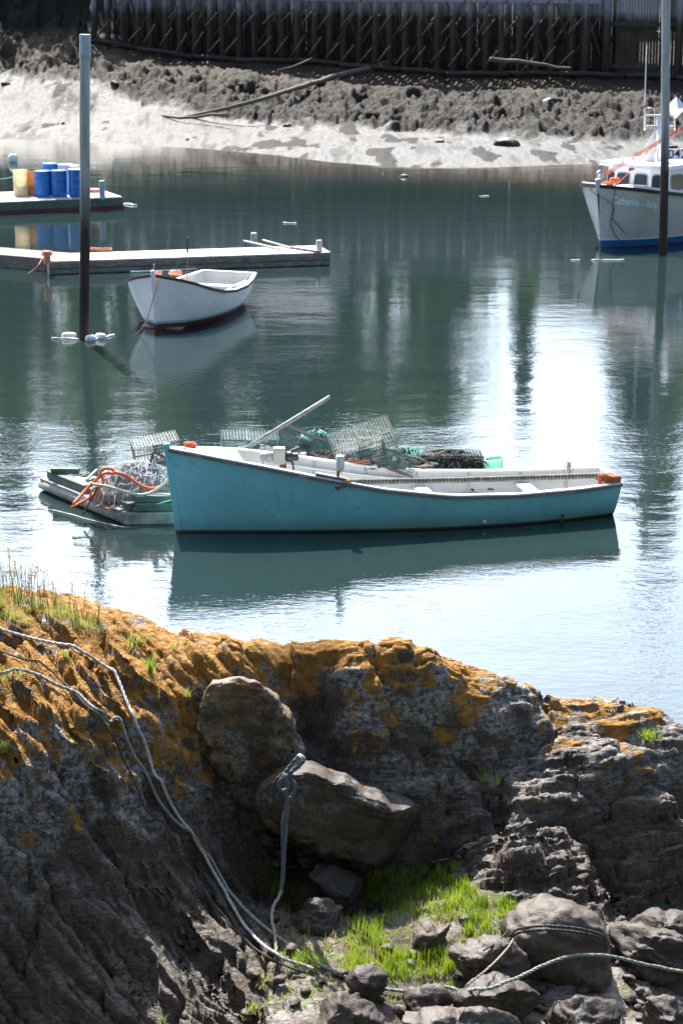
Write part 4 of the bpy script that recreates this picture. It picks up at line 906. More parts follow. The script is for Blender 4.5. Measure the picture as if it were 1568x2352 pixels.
# grey hauler head
hp = TH.pt(.245, 1, 1); hc = PY(641, 1046, B0.y + .55); ha = empty('pot_hauler', hc, 0, 'grey boxy hauling winch on a rusty post inside the turquoise boat', 'winch')
MB().box(hc, (.20, .16, .27)).build('housing', MAT['grey_fitting'], ha, False, .02); rotx = Matrix.Rotation(R(90), 3, 'Y')
for sx, mt in ((-1, 'grey_fitting'), (1, 'black_plastic')): MB().lathe([(.06, 0), (.09, .03), (.09, .09), (.065, .12), (.065, .2), (.03, .21)], hc + Vector((sx * .1, 0, -.02)), 14, rotx if sx > 0 else Matrix.Rotation(R(-90), 3, 'Y')).build('drum', MAT[mt], ha, 'auto')
MB().tube([hc + Vector((.06, 0, -.12)), hc + Vector((.07, 0, -.5))], .055, 10).build('post', MAT['rust'], ha, True); MB().tube([hc + Vector((.2, -.02, -.05)), hc + Vector((.23, -.05, -.2)), hc + Vector((.22, -.06, -.42))], .016, 6).build('cable', MAT['black_plastic'], ha, True)
# long grey stick leaning out over the raft
a_ = P(538, 1046, 1.05); b_ = PY(758, 911, a_.y + .5); tube_thing('long_oar', 'oar', [a_, a_.lerp(b_, .5), b_], [.042] * 3 and .036, 'grey_wood', 'long grey oar shaft slanting up out of the turquoise boat', 9, .6)
tp = TH.wpt(6.55, .35, .0); t0 = PY(1305, 1112, tp.y); t1 = PY(1305, 1060, tp.y); tag(MB().tube([t0 - Vector((0, 0, .1)), t1], .042, 9).build('thole_post', MAT['bleached_wood'], None, True), 'grey wooden post wrapped with line in the stern of the turquoise boat', 'post')
line_rope('post_line', [PY(1292, 1070, tp.y - .05), PY(1300, 1073, tp.y - .07), PY(1308, 1071, tp.y - .07), PY(1318, 1075, tp.y - .05), PY(1312, 1083, tp.y - .06), PY(1306, 1095, tp.y - .06), PY(1296, 1108, tp.y - .05)], .012, 'rope_grey', 'frayed line knotted round the stern post', st=.03)
q0 = TH.pt(.04, 1, -1); coil('rope_coil', PY(437, 1036, B0.y + .25), .07, .02, 5, 'orange_rope', 'knotted orange rope on the bow of the turquoise boat', 1)
line_rope('bow_line', [PY(440, 1038, B0.y + .22), PY(460, 1042, B0.y + .2), PY(487, 1046, B0.y + .2)], .018, 'faded_orange', 'faded orange line trailing aft from the turquoise bow', st=.05)

# ---- the white boat
W0 = P(355, 759, 0); WH = Hull((W0.x, W0.y, 0), R(70), 4.7, [0, .05, .1, .2, .35, .5, .7, .85, 1], [.05, .60, .95, 1.12, 1.18, 1.17, 1.08, .95, .76], [1.36, 1.25, 1.13, .96, .80, .72, .70, .74, .80],
   [-.2, -.3, -.3, -.3, -.3, -.3, -.25, -.2, -.12], [.7, .62, .5, .42, .34, .3, .3, .32, .36], .16, .03)
wb_ = empty('rowing_boat', (W0.x, W0.y, 0), 0, 'white open wooden boat with dark red gunwale facing the viewer', 'boat')
WH.shell('hull', 'white_hull', wb_); WH.shell('hull_interior', 'white_inside', wb_, 0.035, 0.12)
WH.strip('gunwale', 'white_paint', wb_, 0.012, 0.075, 0.026, 0.012); WH.strip('rub_rail', 'maroon', wb_, 0.03, -0.002, 0.065, -0.02)
m = MB(); m.beam(WH.wpt(.12, 0, -.1), WH.wpt(-.035, 0, 1.42), .085, .10); m.build('stem', MAT['white_hull'], wb_, False, .012); MB().lathe([(.05, 0), (.055, .05), (.03, .075)], WH.wpt(-.03, 0, 1.41), 10).build('stem_cap', MAT['white_paint'], wb_, True)
for u, v in ((.3, .72), (.55, .74), (.85, .78)): thwart(WH, u, v, .26, 'white_inside', wb_)
MB().beam(WH.wpt(WH.L, -.74, .80), WH.wpt(WH.L, .74, .80), .07, .05).build('transom_cap', MAT['white_paint'], wb_, False, .006)
for u in (.2, .35, .5, .65, .8):
    for sd in (-1, 1): MB().tube([WH.pt(u, v, sd, .05) for v in (.25, .4, .55, .7, .85, .97)], .016, 5).build('frame_rib', MAT['white_inside'], wb_, True)
m = MB().beam(WH.wpt(.3, 0, .02), WH.wpt(4.5, 0, .02), 1.0, .03); m.build('floorboards', MAT['floor_wood'], wb_)
# gear in the white boat
fa = PY(528, 667, W0.y + 3.2); fb = PY(573, 645, W0.y + 4.3)
fen = empty('tiller_outboard', fa, 0, 'grey rolled tube with a white knob lying on the white boat quarter', 'tube')
MB().tube([fa, fb], .085, 12).build('tube', MAT['grey_fitting'], fen, True); rag('white_knob', fa + Vector((-.02, -.05, -.03)), (.22, .2, .25), 31, 'white_foam', fen)
rod = P(430, 642, 1.0); r1 = PY(430, 545, rod.y); fs_ = empty('marker_stick', (rod.x, rod.y, .4), 0, 'thin upright marker stick with a black tip in the white boat', 'stick')
MB().tube([(rod.x, rod.y, .4), (r1.x, r1.y, r1.z)], .013, 6).build('rod', MAT['rust'], fs_); MB().tube([(r1.x, r1.y, r1.z - .38), (r1.x, r1.y, r1.z)], .028, 6).build('tip', MAT['black_plastic'], fs_)
MB().tube([(rod.x, rod.y, .75), (rod.x, rod.y, 1.15)], .03, 6).build('orange_wrap', MAT['faded_orange'], fs_)
coil('rope_coil', PY(403, 634, W0.y + 1.2), .12, .03, 4, 'faded_orange', 'faded orange rope heap in the bow of the white boat', .6)
coil('rope_coil', PY(364, 632, W0.y + .2), .06, .02, 3, 'faded_orange', 'small orange knot behind the white boat stem', .8)
line_rope('bow_line', [PY(362, 640, W0.y - .12), PY(357, 668, W0.y - .18), PY(346, 706, W0.y - .3), PY(331, 748, W0.y - .5), P(312, 766, -.02)], .014, 'faded_orange', 'faded orange painter hanging from the white boat stem', st=.08)

# ---- the fishing boat
L0 = P(1368, 571, 0); LH = Hull((L0.x, L0.y, 0), R(48), 11.0, [0, .02, .05, .1, .16, .25, .4, .6, 1], [.05, .58, 1.06, 1.42, 1.60, 1.74, 1.82, 1.85, 1.65], [1.98, 1.95, 1.9, 1.81, 1.72, 1.56, 1.30, 1.05, .95],
   [-.5, -.6, -.7, -.8, -.8, -.8, -.8, -.7, -.4], [1.05, .95, .85, .62, .48, .38, .28, .22, .2], .30, .05)
lb = empty('fishing_boat', (L0.x, L0.y, 0), 0, 'grey lobster boat with white wheelhouse and blue waterline at the right', 'fishing boat')
LH.shell('hull', 'grey_hull', lb, nu=80, nv=24); LH.strip('rub_rail', 'rub_black', lb, 0.05, 0.0, 0.11, -0.04)
def lw(x, y, z): return LH.wpt(x, y, z)
m = MB(); us_ = np.linspace(.01, .42, 24); m.add([LH.pt(u, 1, s_) + Vector((0, 0, -.02)) for u in us_ for s_ in (-1, 1)], [(2*i, 2*i+1, 2*i+3, 2*i+2) for i in range(23)]); m.build('foredeck', MAT['cabin_white'], lb)
LH.strip('toe_rail', 'cabin_white', lb, -.05, .16, .09, .045, None, .05, .6)
MB().beam(lw(.06, 0, 1.72), lw(.0, 0, 2.16), .15, .17).build('stem_post', MAT['grey_hull'], lb, False, .02)
MB().tube([lw(-.02, 0, 2.22), lw(-.08, -.0, 2.33), lw(.1, 0, 2.4)], .035, 8).build('bow_fitting', MAT['alu'], lb, True)
# wheelhouse: walls with rounded window openings glazed dark
XF, HW, ZB, ZT = 1.75, 1.22, 1.42, 2.38
for nm, (c0, c1, z0, z1) in {'trunk': (None, None, 0, 0)}.items(): pass
m = MB(); pr = [(XF + .28, -HW), (XF - .02, -HW * .55), (XF - .02, HW * .55), (XF + .28, HW), (5.2, HW), (5.2, -HW)]
m.add([lw(x + .05, y, ZB) for x, y in pr] + [lw(x + (.18 if i < 4 else 0), y * .94, ZT) for i, (x, y) in enumerate(pr)], [(i, i + 6, (i + 1) % 6 + 6, (i + 1) % 6) for i in range(6)] + [(5, 4, 3, 2, 1, 0), (6, 7, 8, 9, 10, 11)]); m.build('wheelhouse', MAT['cabin_white'], lb, False, .03)
pr2 = [(XF + .22, -HW - .12), (XF - .0, -HW * .6), (XF - .0, HW * .6), (XF + .22, HW + .12), (6.2, HW + .12), (6.2, -HW - .12)]
m = MB(); m.add([lw(x, y, ZT + .002) for x, y in pr2] + [lw(x + .03, y * .98, ZT + .11) for x, y in pr2], [(i, i + 6, (i + 1) % 6 + 6, (i + 1) % 6) for i in range(6)] + [(5, 4, 3, 2, 1, 0), (6, 7, 8, 9, 10, 11)]); m.build('roof', MAT['cabin_white'], lb, False, .02)
g = NG('dark_glass'); MAT['dark_glass'] = g.fin((.02, .03, .035), .06, None, IOR=1.5)
def wall_pt(i0, i1, s_, t):
    a0, a1 = pr[i0], pr[i1]; x = a0[0] + (a1[0] - a0[0]) * s_; y = a0[1] + (a1[1] - a0[1]) * s_
    return lw(x + .05 * (1 - t) + (.18 * t if i0 < 4 else 0) * (1 if i1 < 4 else 1 - s_), y * (1 - .06 * t), ZB + (ZT - ZB) * t)
def window(i0, i1, sa_, sb_, ta, tb):
    c = wall_pt(i0, i1, (sa_ + sb_) / 2, (ta + tb) / 2); ex_ = wall_pt(i0, i1, sb_, (ta + tb) / 2) - c; ez = wall_pt(i0, i1, (sa_ + sb_) / 2, tb) - c; nr = ex_.cross(ez).normalized()
    if nr.dot(Vector((0, 0, 9)) + Vector((0, 0, 0)) - c) < 0 and nr.y > 0: nr = -nr
    if nr.dot(-c) < 0: nr = -nr
    def ring(k, off): return [c + ex_ * k * math.copysign(abs(math.cos(a)) ** .42, math.cos(a)) + ez * (k + (k - 1) * .2) * math.copysign(abs(math.sin(a)) ** .42, math.sin(a)) + nr * off for a in [2 * math.pi * j / 28 for j in range(28)]]
    fr = MB(); r1_, r2_, r3_ = ring(1.09, .004), ring(1.05, .026), ring(.97, .020); r4_ = ring(.97, .004); fr.add(r1_ + r2_ + r3_ + r4_, [(j + 28 * q_, (j + 1) % 28 + 28 * q_, (j + 1) % 28 + 28 * (q_ + 1), j + 28 * (q_ + 1)) for q_ in range(3) for j in range(28)])
    fo = fr.build('window', MAT['grey_fitting'], lb, True); pn = MB(); pn.add(ring(.985, .010), [tuple(range(28))]); pn.build('pane', MAT['dark_glass'], fo)
window(2, 3, .12, .88, .28, .80); window(1, 2, .58, .96, .28, .80); window(1, 2, .06, .44, .28, .80); window(0, 1, .14, .88, .28, .80)
window(4, 5, .1, .2, .3, .8); pr_s = None
for s0, s1 in ((.72, .94), (.44, .66)): window(5, 0, s0, s1, .28, .78)
MB().box(lw(1.45, -.25, 1.79), (.7, .7, .16), Matrix.Rotation(R(48), 3, 'Z')).build('deck_hatch', MAT['cabin_white'], lb, False, .02)
MB().tube([lw(XF + .1, .0, 2.34), lw(XF - .06, .0, 2.31)], .05, 10).build('lamp_horn', MAT['black_plastic'], lb, True)
# mast, crossbars, aerials
MX = 3.1; mast_b = PY(1502, 372, lw(MX, 0, 0).y); yM = mast_b.y
def M_(px, py, dy=0.0): return PY(px, py, yM + dy)
mast = MB(); mast.tube([M_(1513, 376), M_(1514, 330), M_(1511, 262)], [.09, .085, .06], 10); mast.build('mast', MAT['cabin_white'], lb, True)
m = MB(); m.tube([M_(1466, 376, -.3), M_(1500, 310, -.1), M_(1507, 290)], .05, 8); m.build('mast_strut', MAT['cabin_white'], lb, True)
for y_, h_ in ((263, .05), (290, .09)): MB().beam(M_(1480, y_ + (1 if y_ < 280 else 0)), M_(1549, y_ + 1), .10, h_).build('crossbar', MAT['alu'], lb, False, .008)
MB().tube([M_(1480, 299), M_(1480, 240), M_(1485, 104)], [.035, .025, .008], 6).build('aerial', MAT['white_paint'], lb, True)
MB().tube([M_(1549, 300), M_(1549, 250), M_(1549, 236)], .03, 6).build('reflector_rod', MAT['alu'], lb, True)
MB().tube([M_(1503, 290), M_(1503, 262), M_(1502, 250), M_(1494, 246), M_(1484, 248)], .015, 6).build('lamp_arm', MAT['alu'], lb, True); rag('red_lamp', M_(1479, 243, -.04), (.1, .1, .12), 77, 'red_lamp', lb) if simple('red_lamp', (.6, .02, .05), .4) else None
m = MB(); c = M_(1552, 246, -.05); w = .34
m.add([c + Vector((0, 0, w)), c + Vector((0, 0, -w)), c + Vector((w, 0, 0)), c + Vector((-w, 0, 0)), c + Vector((0, w, 0)), c + Vector((0, -w, 0))], [(0, 3, 5), (0, 5, 2), (0, 2, 4), (0, 4, 3), (1, 5, 3), (1, 2, 5), (1, 4, 2), (1, 3, 4)]); m.build('radar_reflector', MAT['alu'], lb)
for px in (1429, 1454): MB().tube([M_(px, 379, -.6), M_(px, 358, -.6)], [.05, .035], 8).build('roof_vent', MAT['cabin_white'], lb, True)
m = MB(); m.add([M_(1474, 376, -.2), M_(1504, 376, -.2), M_(1504, 338, -.2), M_(1496, 338, -.2), M_(1474, 376, .1), M_(1504, 376, .1), M_(1504, 338, .1), M_(1496, 338, .1)], [(0, 1, 2, 3), (7, 6, 5, 4), (0, 4, 5, 1), (1, 5, 6, 2), (2, 6, 7, 3), (3, 7, 4, 0)]); m.build('roof_housing', MAT['cabin_white'], lb, False, .02)
# number board
nb = MB(); bc = M_(1562, 353, -.35); bw, bh = 1.05, .34; nb.box(bc, (bw, .06, bh), Matrix.Rotation(R(-1.5), 3, 'Y')); nbo = nb.build('number_board', MAT['cabin_white'], lb, False, .008)
simple('ink', (.02, .022, .03), .6, .1)
def text_mesh(body, size, shear=0.0, bold=0.0, extr=0.004, space=1.0):
    cu = bpy.data.curves.new('lettering', 'FONT'); cu.body = body; cu.size = size; cu.shear = shear; cu.offset = bold; cu.extrude = extr; cu.align_x = 'LEFT'; cu.space_character = space; cu.resolution_u = 3
    o = bpy.data.objects.new('tmp', cu); COL.objects.link(o); dg = bpy.context.evaluated_depsgraph_get(); me = bpy.data.meshes.new_from_object(o.evaluated_get(dg)); bpy.data.objects.remove(o); return me
me = text_mesh('0421', .40, 0, .002); co = np.empty(len(me.vertices) * 3); me.vertices.foreach_get('co', co); co = co.reshape(-1, 3); t0 = M_(1533, 363, -.39); W_ = (0.72) / (co[:, 0].max()); 
wo_ = np.stack([t0.x + co[:, 0] * W_, t0.y - .005 - co[:, 2], t0.z + co[:, 1] - co[:, 0] * W_ * -.026], 1) - np.array(lb.location); me.vertices.foreach_set('co', wo_.astype(np.float32).ravel()); finish(me, 'registration_number', MAT['ink'], lb)
# name on the bow, laid on the hull surface
tab = []
for u in np.linspace(.02, .5, 240):
    for v in np.linspace(.3, .98, 70): q = LH.pt(u, v, -1); x, y = project(q); tab.append((x, y, u, v))
tab = np.array(tab)
def on_hull(px, py, off):
    d = (tab[:, 0] - px) ** 2 + (tab[:, 1] - py) ** 2; i = np.argsort(d)[:4]; w = 1 / (d[i] + 1e-3); u, v = (tab[i, 2] * w).sum() / w.sum(), (tab[i, 3] * w).sum() / w.sum()
    p = LH.pt(u, v, -1); a = LH.pt(u + .004, v, -1) - LH.pt(u - .004, v, -1); b = LH.pt(u, v + .01, -1) - LH.pt(u, v - .01, -1); n = a.cross(b).normalized()
    if n.dot(LH.la) > 0: n = -n
    return p + n * off
simple('letter_pale', (.80, .90, .98), .5, .05)
def lay_text(body, x0, y0, x1, y1, hpx, shear, bold):
    me = text_mesh(body, 1.0, shear, bold, 0, 1.0); n = len(me.vertices); co = np.empty(n * 3); me.vertices.foreach_get('co', co); co = co.reshape(-1, 3); wmax = co[:, 0].max(); out = []
    for x, y, z in co: out.append(on_hull(x0 + (x1 - x0) * x / wmax, y0 + (y1 - y0) * x / wmax - y * hpx, .012) - lb.location)
    for v, q in zip(me.vertices, out): v.co = q
    finish(me, 'boat_name', MAT['letter_pale'], lb)
lay_text('Catherine', 1406, 466, 1467, 473, 24, .25, .035); lay_text('and', 1470, 472, 1479, 474, 9, .3, .0); lay_text('Amy', 1482, 474.5, 1510, 478, 22, .25, .035)
# tackle: orange falls from the mast to the bow
hb_ = lw(.25, 0, 2.45); blk = PY(1379, 404, hb_.y); mt_ = M_(1562, 294)
for k in range(4): o = MB().tube([blk + Vector((.02 * k, 0, -.03 * k + .04)), mt_ + Vector((0, 0, -.035 * k + .03))], .011, 5).build('tackle_rope', MAT['orange_rope'], lb)
MB().tube([PY(1416, 422, hb_.y + .6), PY(1443, 397, hb_.y + .8), M_(1466, 372, -.6), M_(1500, 330, -.3)], .013, 5).build('tackle_rope', MAT['orange_rope'], lb)
MB().lathe([(.03, -.05), (.09, -.03), (.09, .03), (.03, .05)], blk, 12, Matrix.Rotation(R(80), 3, 'X')).build('pulley_block', MAT['alu'], lb, 'auto'); MB().tube([lw(-.04, 0, 2.3), blk], .03, 6).build('shackle', MAT['alu'], lb)
coil('rope_coil', PY(1411, 421, hb_.y + .5), .12, .03, 6, 'orange_rope', 'bright orange rope heap on the fishing boat foredeck', .8)
coil('rope_coil', PY(1397, 424, hb_.y + .3), .16, .02, 3, 'orange_rope', 'flat orange rope turns just behind the fishing boat stem', .5)
line_rope('hanging_line', [on_hull(1384, 424, .04), on_hull(1392, 470, .03), on_hull(1406, 500, .03), on_hull(1432, 530, .03), P(1450, 561, .02), P(1476, 571, -.02)], .013, 'rust', 'thin rusty line hanging down the grey hull, right of two', st=.1)
line_rope('hanging_line', [PY(1357, 424, L0.y - .2), PY(1360, 440, L0.y - .2), on_hull(1372, 466, .06), on_hull(1392, 512, .03), on_hull(1420, 548, .03), P(1440, 563, .02), P(1462, 572, -.02)], .013, 'rust', 'thin rusty line hanging down the grey hull from the stem', st=.1)
for (pts, r_), lab_ in zip((([(1310, 597), (1332, 597)], .035), ([(1358, 597), (1400, 597), (1432, 596)], .03), ([(650, 511), (680, 512)], .03), ([(1100, 450), (1122, 449)], .03), ([(284, 467), (312, 471)], .05)), ('short pale scum line below the fishing boat bow', 'longer pale scum line just below the fishing boat', 'pale floating scrap on open water above the long dock', 'small pale floating scrap near the far shore', 'white scum trailing from the right end of the barrel dock')):
    scum(pts, r_, lab_, 'white_foam')

# ================================================================ raft of gear behind the turquoise boat
simple('raft_green', (0.11, 0.15, 0.12), .8, .35, 5, .4, dirt=(.10, .10, .07)); simple('raft_white', (0.33, 0.33, 0.30), .8, .4, 4, .4, dirt=(.14, .13, .09)); simple('blue_tarp', (0.03, 0.16, 0.50), .6, .3)
RO = P(287, 1201, 0); rx = Vector((1, .045, 0)).normalized(); ry = Vector((-.72, 1, 0)).normalized()
raft = empty('gear_raft', (RO.x, RO.y, 0), 0, 'low wooden raft loaded with fishing gear behind the turquoise boat', 'raft')
def rf(x, y, z): return RO + rx * x + ry * y + Vector((0, 0, z))
for i, y in enumerate((0.06, .7, 1.5, 2.4)): MB().beam(rf(.0, y, .06), rf(6.4, y, .06), .26, .26).build('float_log', MAT['raft_white' if i == 0 else 'log_wood'], raft, False, .03)
MB().tube(resample([rf(.0, -.05, .10), rf(-.02, 1.3, .11), rf(.0, 2.75, .12)], .3), .115, 10).build('float_log', MAT['raft_white'], raft, True)
for (y0, y1, z, dx) in ((.0, 1.35, .27, .05), (1.3, 2.6, .31, -.02)): MB().beam(rf(dx + .08, y0, z), rf(dx + .08, y1, z), .17, .13).build('edge_timber', MAT['raft_green'], raft, False, .01)
MB().beam(rf(.18, .02, .27), rf(2.5, .02, .27), .2, .12).build('edge_timber', MAT['raft_green'], raft, False, .01); MB().beam(rf(.22, .12, .39), rf(2.2, .12, .39), .22, .11).build('edge_timber', MAT['raft_green'], raft, False, .01); MB().beam(rf(-.05, 2.35, .42), rf(.4, 2.3, .42), .16, .1).build('edge_timber', MAT['raft_green'], raft, False, .01)
m = MB()
for i in range(26): m.beam(rf(.25 * i, .02, .215), rf(.25 * i, 2.7, .215), .2, .035)
m.build('decking', MAT['grey_wood'], raft); MB().beam(rf(.4, -.02, .17), rf(2.4, -.02, .17), .05, .07).build('blue_strap', MAT['blue_tarp'], raft); MB().box(rf(.95, -.05, .16), (.3, .04, .12)).build('blue_scrap', MAT['blue_tarp'], raft)
def mound(name, cx, cy, z0, w, d, h, mat, lab, cat, seed, tang=60, tmat=None, tr=.009, lump=.35):
    X, Y = np.meshgrid(np.linspace(-1, 1, 56), np.linspace(-1, 1, 44)); Rr = X ** 2 + Y ** 2; Zm = h * np.clip(1 - Rr, 0, 1) ** .6 * (1 + lump * fbm(X * 2.4, Y * 2.4, seed, 4)) + .012 * fbm(X * 12, Y * 12, seed, 2) - .01
    r = empty(name, (cx, cy, z0), 0, lab, cat); o = grid_mesh(X * w / 2, Y * d / 2, np.where(Rr < 1, Zm, -.03), 'heap', MAT[mat], keep=Rr < 1.05); o.parent = r
    q = random.Random(seed); m = MB()
    for i in range(tang):
        a = q.random() * 6.28; rr = q.random() ** .6 * .9; x, y = rr * math.cos(a), rr * math.sin(a); pts = []; da = q.uniform(0, 6.28); l = q.uniform(.1, .35)
        for k in range(6):
            da += q.uniform(-.9, .9); x += math.cos(da) * l / w * .5; y += math.sin(da) * l / d * .5; zz = h * max(0, 1 - x * x - y * y) ** .6 * 1.08 + q.uniform(0, .05); pts.append(r.location + Vector((x * w / 2, y * d / 2, zz)))
        m.tube(pts, tr, 4)
    m.build('loose_strands', MAT[tmat or mat], r, True); return r
simple('net_grey', (0.30, 0.31, 0.33), .8, .65, 16, 1.0, .03); simple('net_dark', (0.045, 0.042, 0.036), .9, .6, 14, 1.0, .03, dirt=(.12, .10, .06)); simple('net_clear', (0.62, 0.64, 0.66), .6, .4, 14, 1.0, .02); simple('net_green', (0.13, 0.22, 0.18), .8, .5, 14, .8)
m = MB()
v = P(315, 1135, .3); mound('net_heap', v.x, v.y, .23, 1.55, 1.2, .55, 'net_grey', 'grey heap of bundled net on the left end of the raft', 'net', 3, 140, 'net_clear', .007)
v = P(590, 1062, .75); mound('net_heap', v.x, v.y + .9, .25, 1.7, 1.0, .52, 'net_clear', 'pale clear net heap beside the long grey oar', 'net', 4, 120, 'net_clear', .006)
v = P(760, 1075, .75); mound('net_heap', v.x, v.y + .9, .25, 2.3, 1.1, .50, 'net_dark', 'dark tangled heap of net and sticks in the middle of the raft', 'net', 6, 150, 'net_dark', .011)
v = P(1035, 1070, .75); mound('weed_heap', v.x, v.y + 1.0, .25, 1.9, 1.0, .46, 'net_dark', 'black heap of stringy weed under the rightmost wire trap', 'weed', 8, 220, 'net_dark', .012)
v = P(870, 1068, .75); mound('net_heap', v.x, v.y + .95, .25, 2.6, .8, .48, 'net_dark', 'long low dark net heap lying below the wire traps', 'net', 17, 200, 'net_dark', .012)
v = P(725, 1050, .8); mound('net_heap', v.x, v.y + 1.2, .3, .9, .6, .62, 'net_green', 'small grey green net bundle left of the tilted wire trap', 'net', 9, 110, 'green_rope', .007)
v = P(935, 1075, .7); mound('net_heap', v.x, v.y + .9, .25, 1.3, .8, .52, 'net_dark', 'dark net heap right of the tilted wire trap', 'net', 12, 110, 'green_rope', .008)
def wire_panel(m, o, ex_, ey_, nx, ny, t=.0055):
    for i in range(nx + 1): a = o + ex_ * (i / nx); m.beam(a, a + ey_, t, t)
    for j in range(ny + 1): a = o + ey_ * (j / ny); m.beam(a, a + ex_, t, t)
simple('wire_green', (0.10, 0.14, 0.13), .5, .3, dirt=(.26, .25, .22)); simple('wire_teal', (0.07, 0.15, 0.15), .5, .3)
def trap(L_, W_, H_, mat, c, rz, ry_, rx_, lab, cell=.05, parts=True):
    r = empty('lobster_trap', (0, 0, 0), 0, lab, 'trap'); o = Vector((-L_ / 2, -W_ / 2, 0)); X, Y, Z_ = Vector((L_, 0, 0)), Vector((0, W_, 0)), Vector((0, 0, H_)); nl, nw, nh = int(L_ / cell), int(W_ / cell), int(H_ / cell); m = MB()
    for a, e1, e2, n1, n2 in ((o, X, Z_, nl, nh), (o + Y, X, Z_, nl, nh), (o, Y, Z_, nw, nh), (o + X, Y, Z_, nw, nh), (o, X, Y, nl, nw), (o + Z_, X, Y, nl, nw), (o + X * .45, Y, Z_, nw, nh)): wire_panel(m, a, e1, e2, n1, n2)
    m.build('wire_cage', MAT[mat], r); f = MB()
    for s_ in (0, 1): f.beam(o + Y * s_, o + X + Y * s_, .035, .035)
    f.build('runner', MAT['log_wood'], r); h = MB(); h.lathe([(.14, 0), (.10, .1), (.06, .22)], (-.05, 0, H_ * .5), 10, Matrix.Rotation(R(90), 3, 'Y')); h.build('entrance_net', MAT['net_green'], r, True)
    r.location = c; r.rotation_euler = (rx_, ry_, rz); return r
def at(px, py, yb): return PY(px, py, yb)
YB = P(600, 1100, .5).y + .4
trap(.78, .5, .34, 'wire_green', at(362, 1052, RO.y + 1.9), R(12), R(-9), R(8), 'small wire trap on the raft left of the turquoise bow')
trap(.95, .5, .36, 'wire_teal', at(572, 1046, YB + .3), R(5), R(2), R(6), 'wire trap half hidden behind the turquoise bow and oar')
trap(1.05, .55, .40, 'wire_green', at(838, 1038, YB), R(8), R(-17), R(30), 'large tilted wire trap standing highest on the heap')
trap(.75, .5, .36, 'wire_teal', at(838, 1066, YB - .2), R(-5), R(-14), R(10), 'blue green wire trap crushed under the tilted one')
trap(1.2, .5, .36, 'wire_green', at(1022, 1086, YB + .5), R(2), R(1), R(0), 'long level wire trap at the right end of the heap')
trap(1.05, .5, .12, 'wire_teal', at(690, 1020, YB + .6), R(0), R(22), R(40), 'flat wire trap lid leaning behind the grey winch')
trap(.5, .4, .3, 'wire_teal', at(905, 1082, YB - .5), R(20), R(24), R(-10), 'small battered green wire trap in front of the dark net')
# steel frame standing in the left heap
simple('rust_bar', (.16, .085, .06), .8, .4)
fr_y = RO.y + .75; fr = empty('metal_frame', at(360, 1110, fr_y), 0, 'rusty bent angle frame sticking up out of the grey net', 'frame')
for a, b in (((330, 1118), (352, 1038)), ((352, 1036), (390, 1058)), ((347, 1078), (398, 1086)), ((349, 1110), (356, 1045))): MB().tube([at(*a, fr_y), at(*b, fr_y + .03)], .026, 5).build('bar', MAT['rust_bar' if a[0] < 348 or a[0] == 352 else 'grey_fitting'], fr)
for i, (px, py, w) in enumerate(((305, 1075, .26), (320, 1078, .24), (300, 1085, .22), (312, 1093, .24))):
    c = at(px, py, RO.y + 1.1 - .05 * i); b = rag('x', c, (w, w * .8, w * .85), 50 + i, 'net_clear', empty('tmp', (0, 0, 0))); e = b.parent; b.parent = None; bpy.data.objects.remove(e); b.name = 'net_float'; b.location = c; b.data.transform(Matrix.Translation(-c)); tag(b, 'dull round net float on top of the grey net heap', 'float', 'net floats on the grey heap')
rq = random.Random(12)
for i in range(16):
    x, y = rq.uniform(.25, 2.2), rq.uniform(.3, 2.4); a = rq.uniform(0, 3.1); l = rq.uniform(.25, .7); c = rf(x, y, .27 + rq.uniform(0, .12)); dv = Vector((math.cos(a), math.sin(a), rq.uniform(-.1, .35))) * l / 2
    tag(MB().beam(c - dv, c + dv, rq.uniform(.04, .1), .03).build('scrap_wood', MAT['log_wood' if i % 3 else 'grey_wood'], None), 'broken scrap of wood in the gear piled on the left of the raft', 'wood', 'wood scraps on the raft')
for i in range(26):
    c = at(rq.uniform(640, 1000), rq.uniform(1052, 1082), YB + rq.uniform(-.4, .3)); a = rq.uniform(0, 3.1); l = rq.uniform(.3, .8); dv = Vector((math.cos(a), math.sin(a) * .4, rq.uniform(-.2, .3))) * l / 2
    tag(MB().tube([c - dv, c + Vector((0, 0, .03)), c + dv], rq.uniform(.012, .03), 6).build('stick', MAT[('log_wood', 'rust_bar', 'rope_grey', 'net_dark')[i % 4]], None, True), 'stick or bar jutting from the dark gear heap on the raft', 'stick', 'sticks in the dark gear heap')
def rl(name, pts, r_, mat, lab, yb, cat='rope'):
    q = [at(p[0], p[1], yb + (p[2] if len(p) > 2 else 0)) for p in pts]; return line_rope(name, q, r_, mat, lab, cat, st=.04)
rl('rope', [(168, 1158, -.4), (200, 1122), (228, 1095), (232, 1080), (245, 1075), (262, 1080), (262, 1088), (244, 1086), (234, 1094), (236, 1110), (210, 1140), (165, 1165, -.3)], .026, 'orange_rope', 'thick orange rope hooped over the left raft timbers', RO.y + .3)
rl('rope', [(262, 1085), (290, 1092), (315, 1110), (345, 1122), (375, 1115), (396, 1098)], .026, 'orange_rope', 'thick orange rope looping across the grey net to the bow', RO.y + .2)
rl('rope', [(212, 1112), (250, 1118), (290, 1130), (330, 1136), (365, 1120), (394, 1092)], .022, 'cream_rope', 'cream yellow rope looping across the grey net', RO.y + .05)
rl('rope', [(205, 1150), (212, 1125), (228, 1118), (222, 1140), (236, 1165), (262, 1170)], .018, 'faded_orange', 'faded orange rope tangle on the raft corner', RO.y + .1)
rl('rope', [(190, 1182, -.1), (205, 1155), (216, 1135), (228, 1108)], .016, 'rust', 'dark red line hanging over the raft edge into the water', RO.y + .1)
rl('rope', [(352, 1160), (390, 1150), (402, 1146)], .012, 'green_rope', 'pale green string along the front raft timber', RO.y - .05)
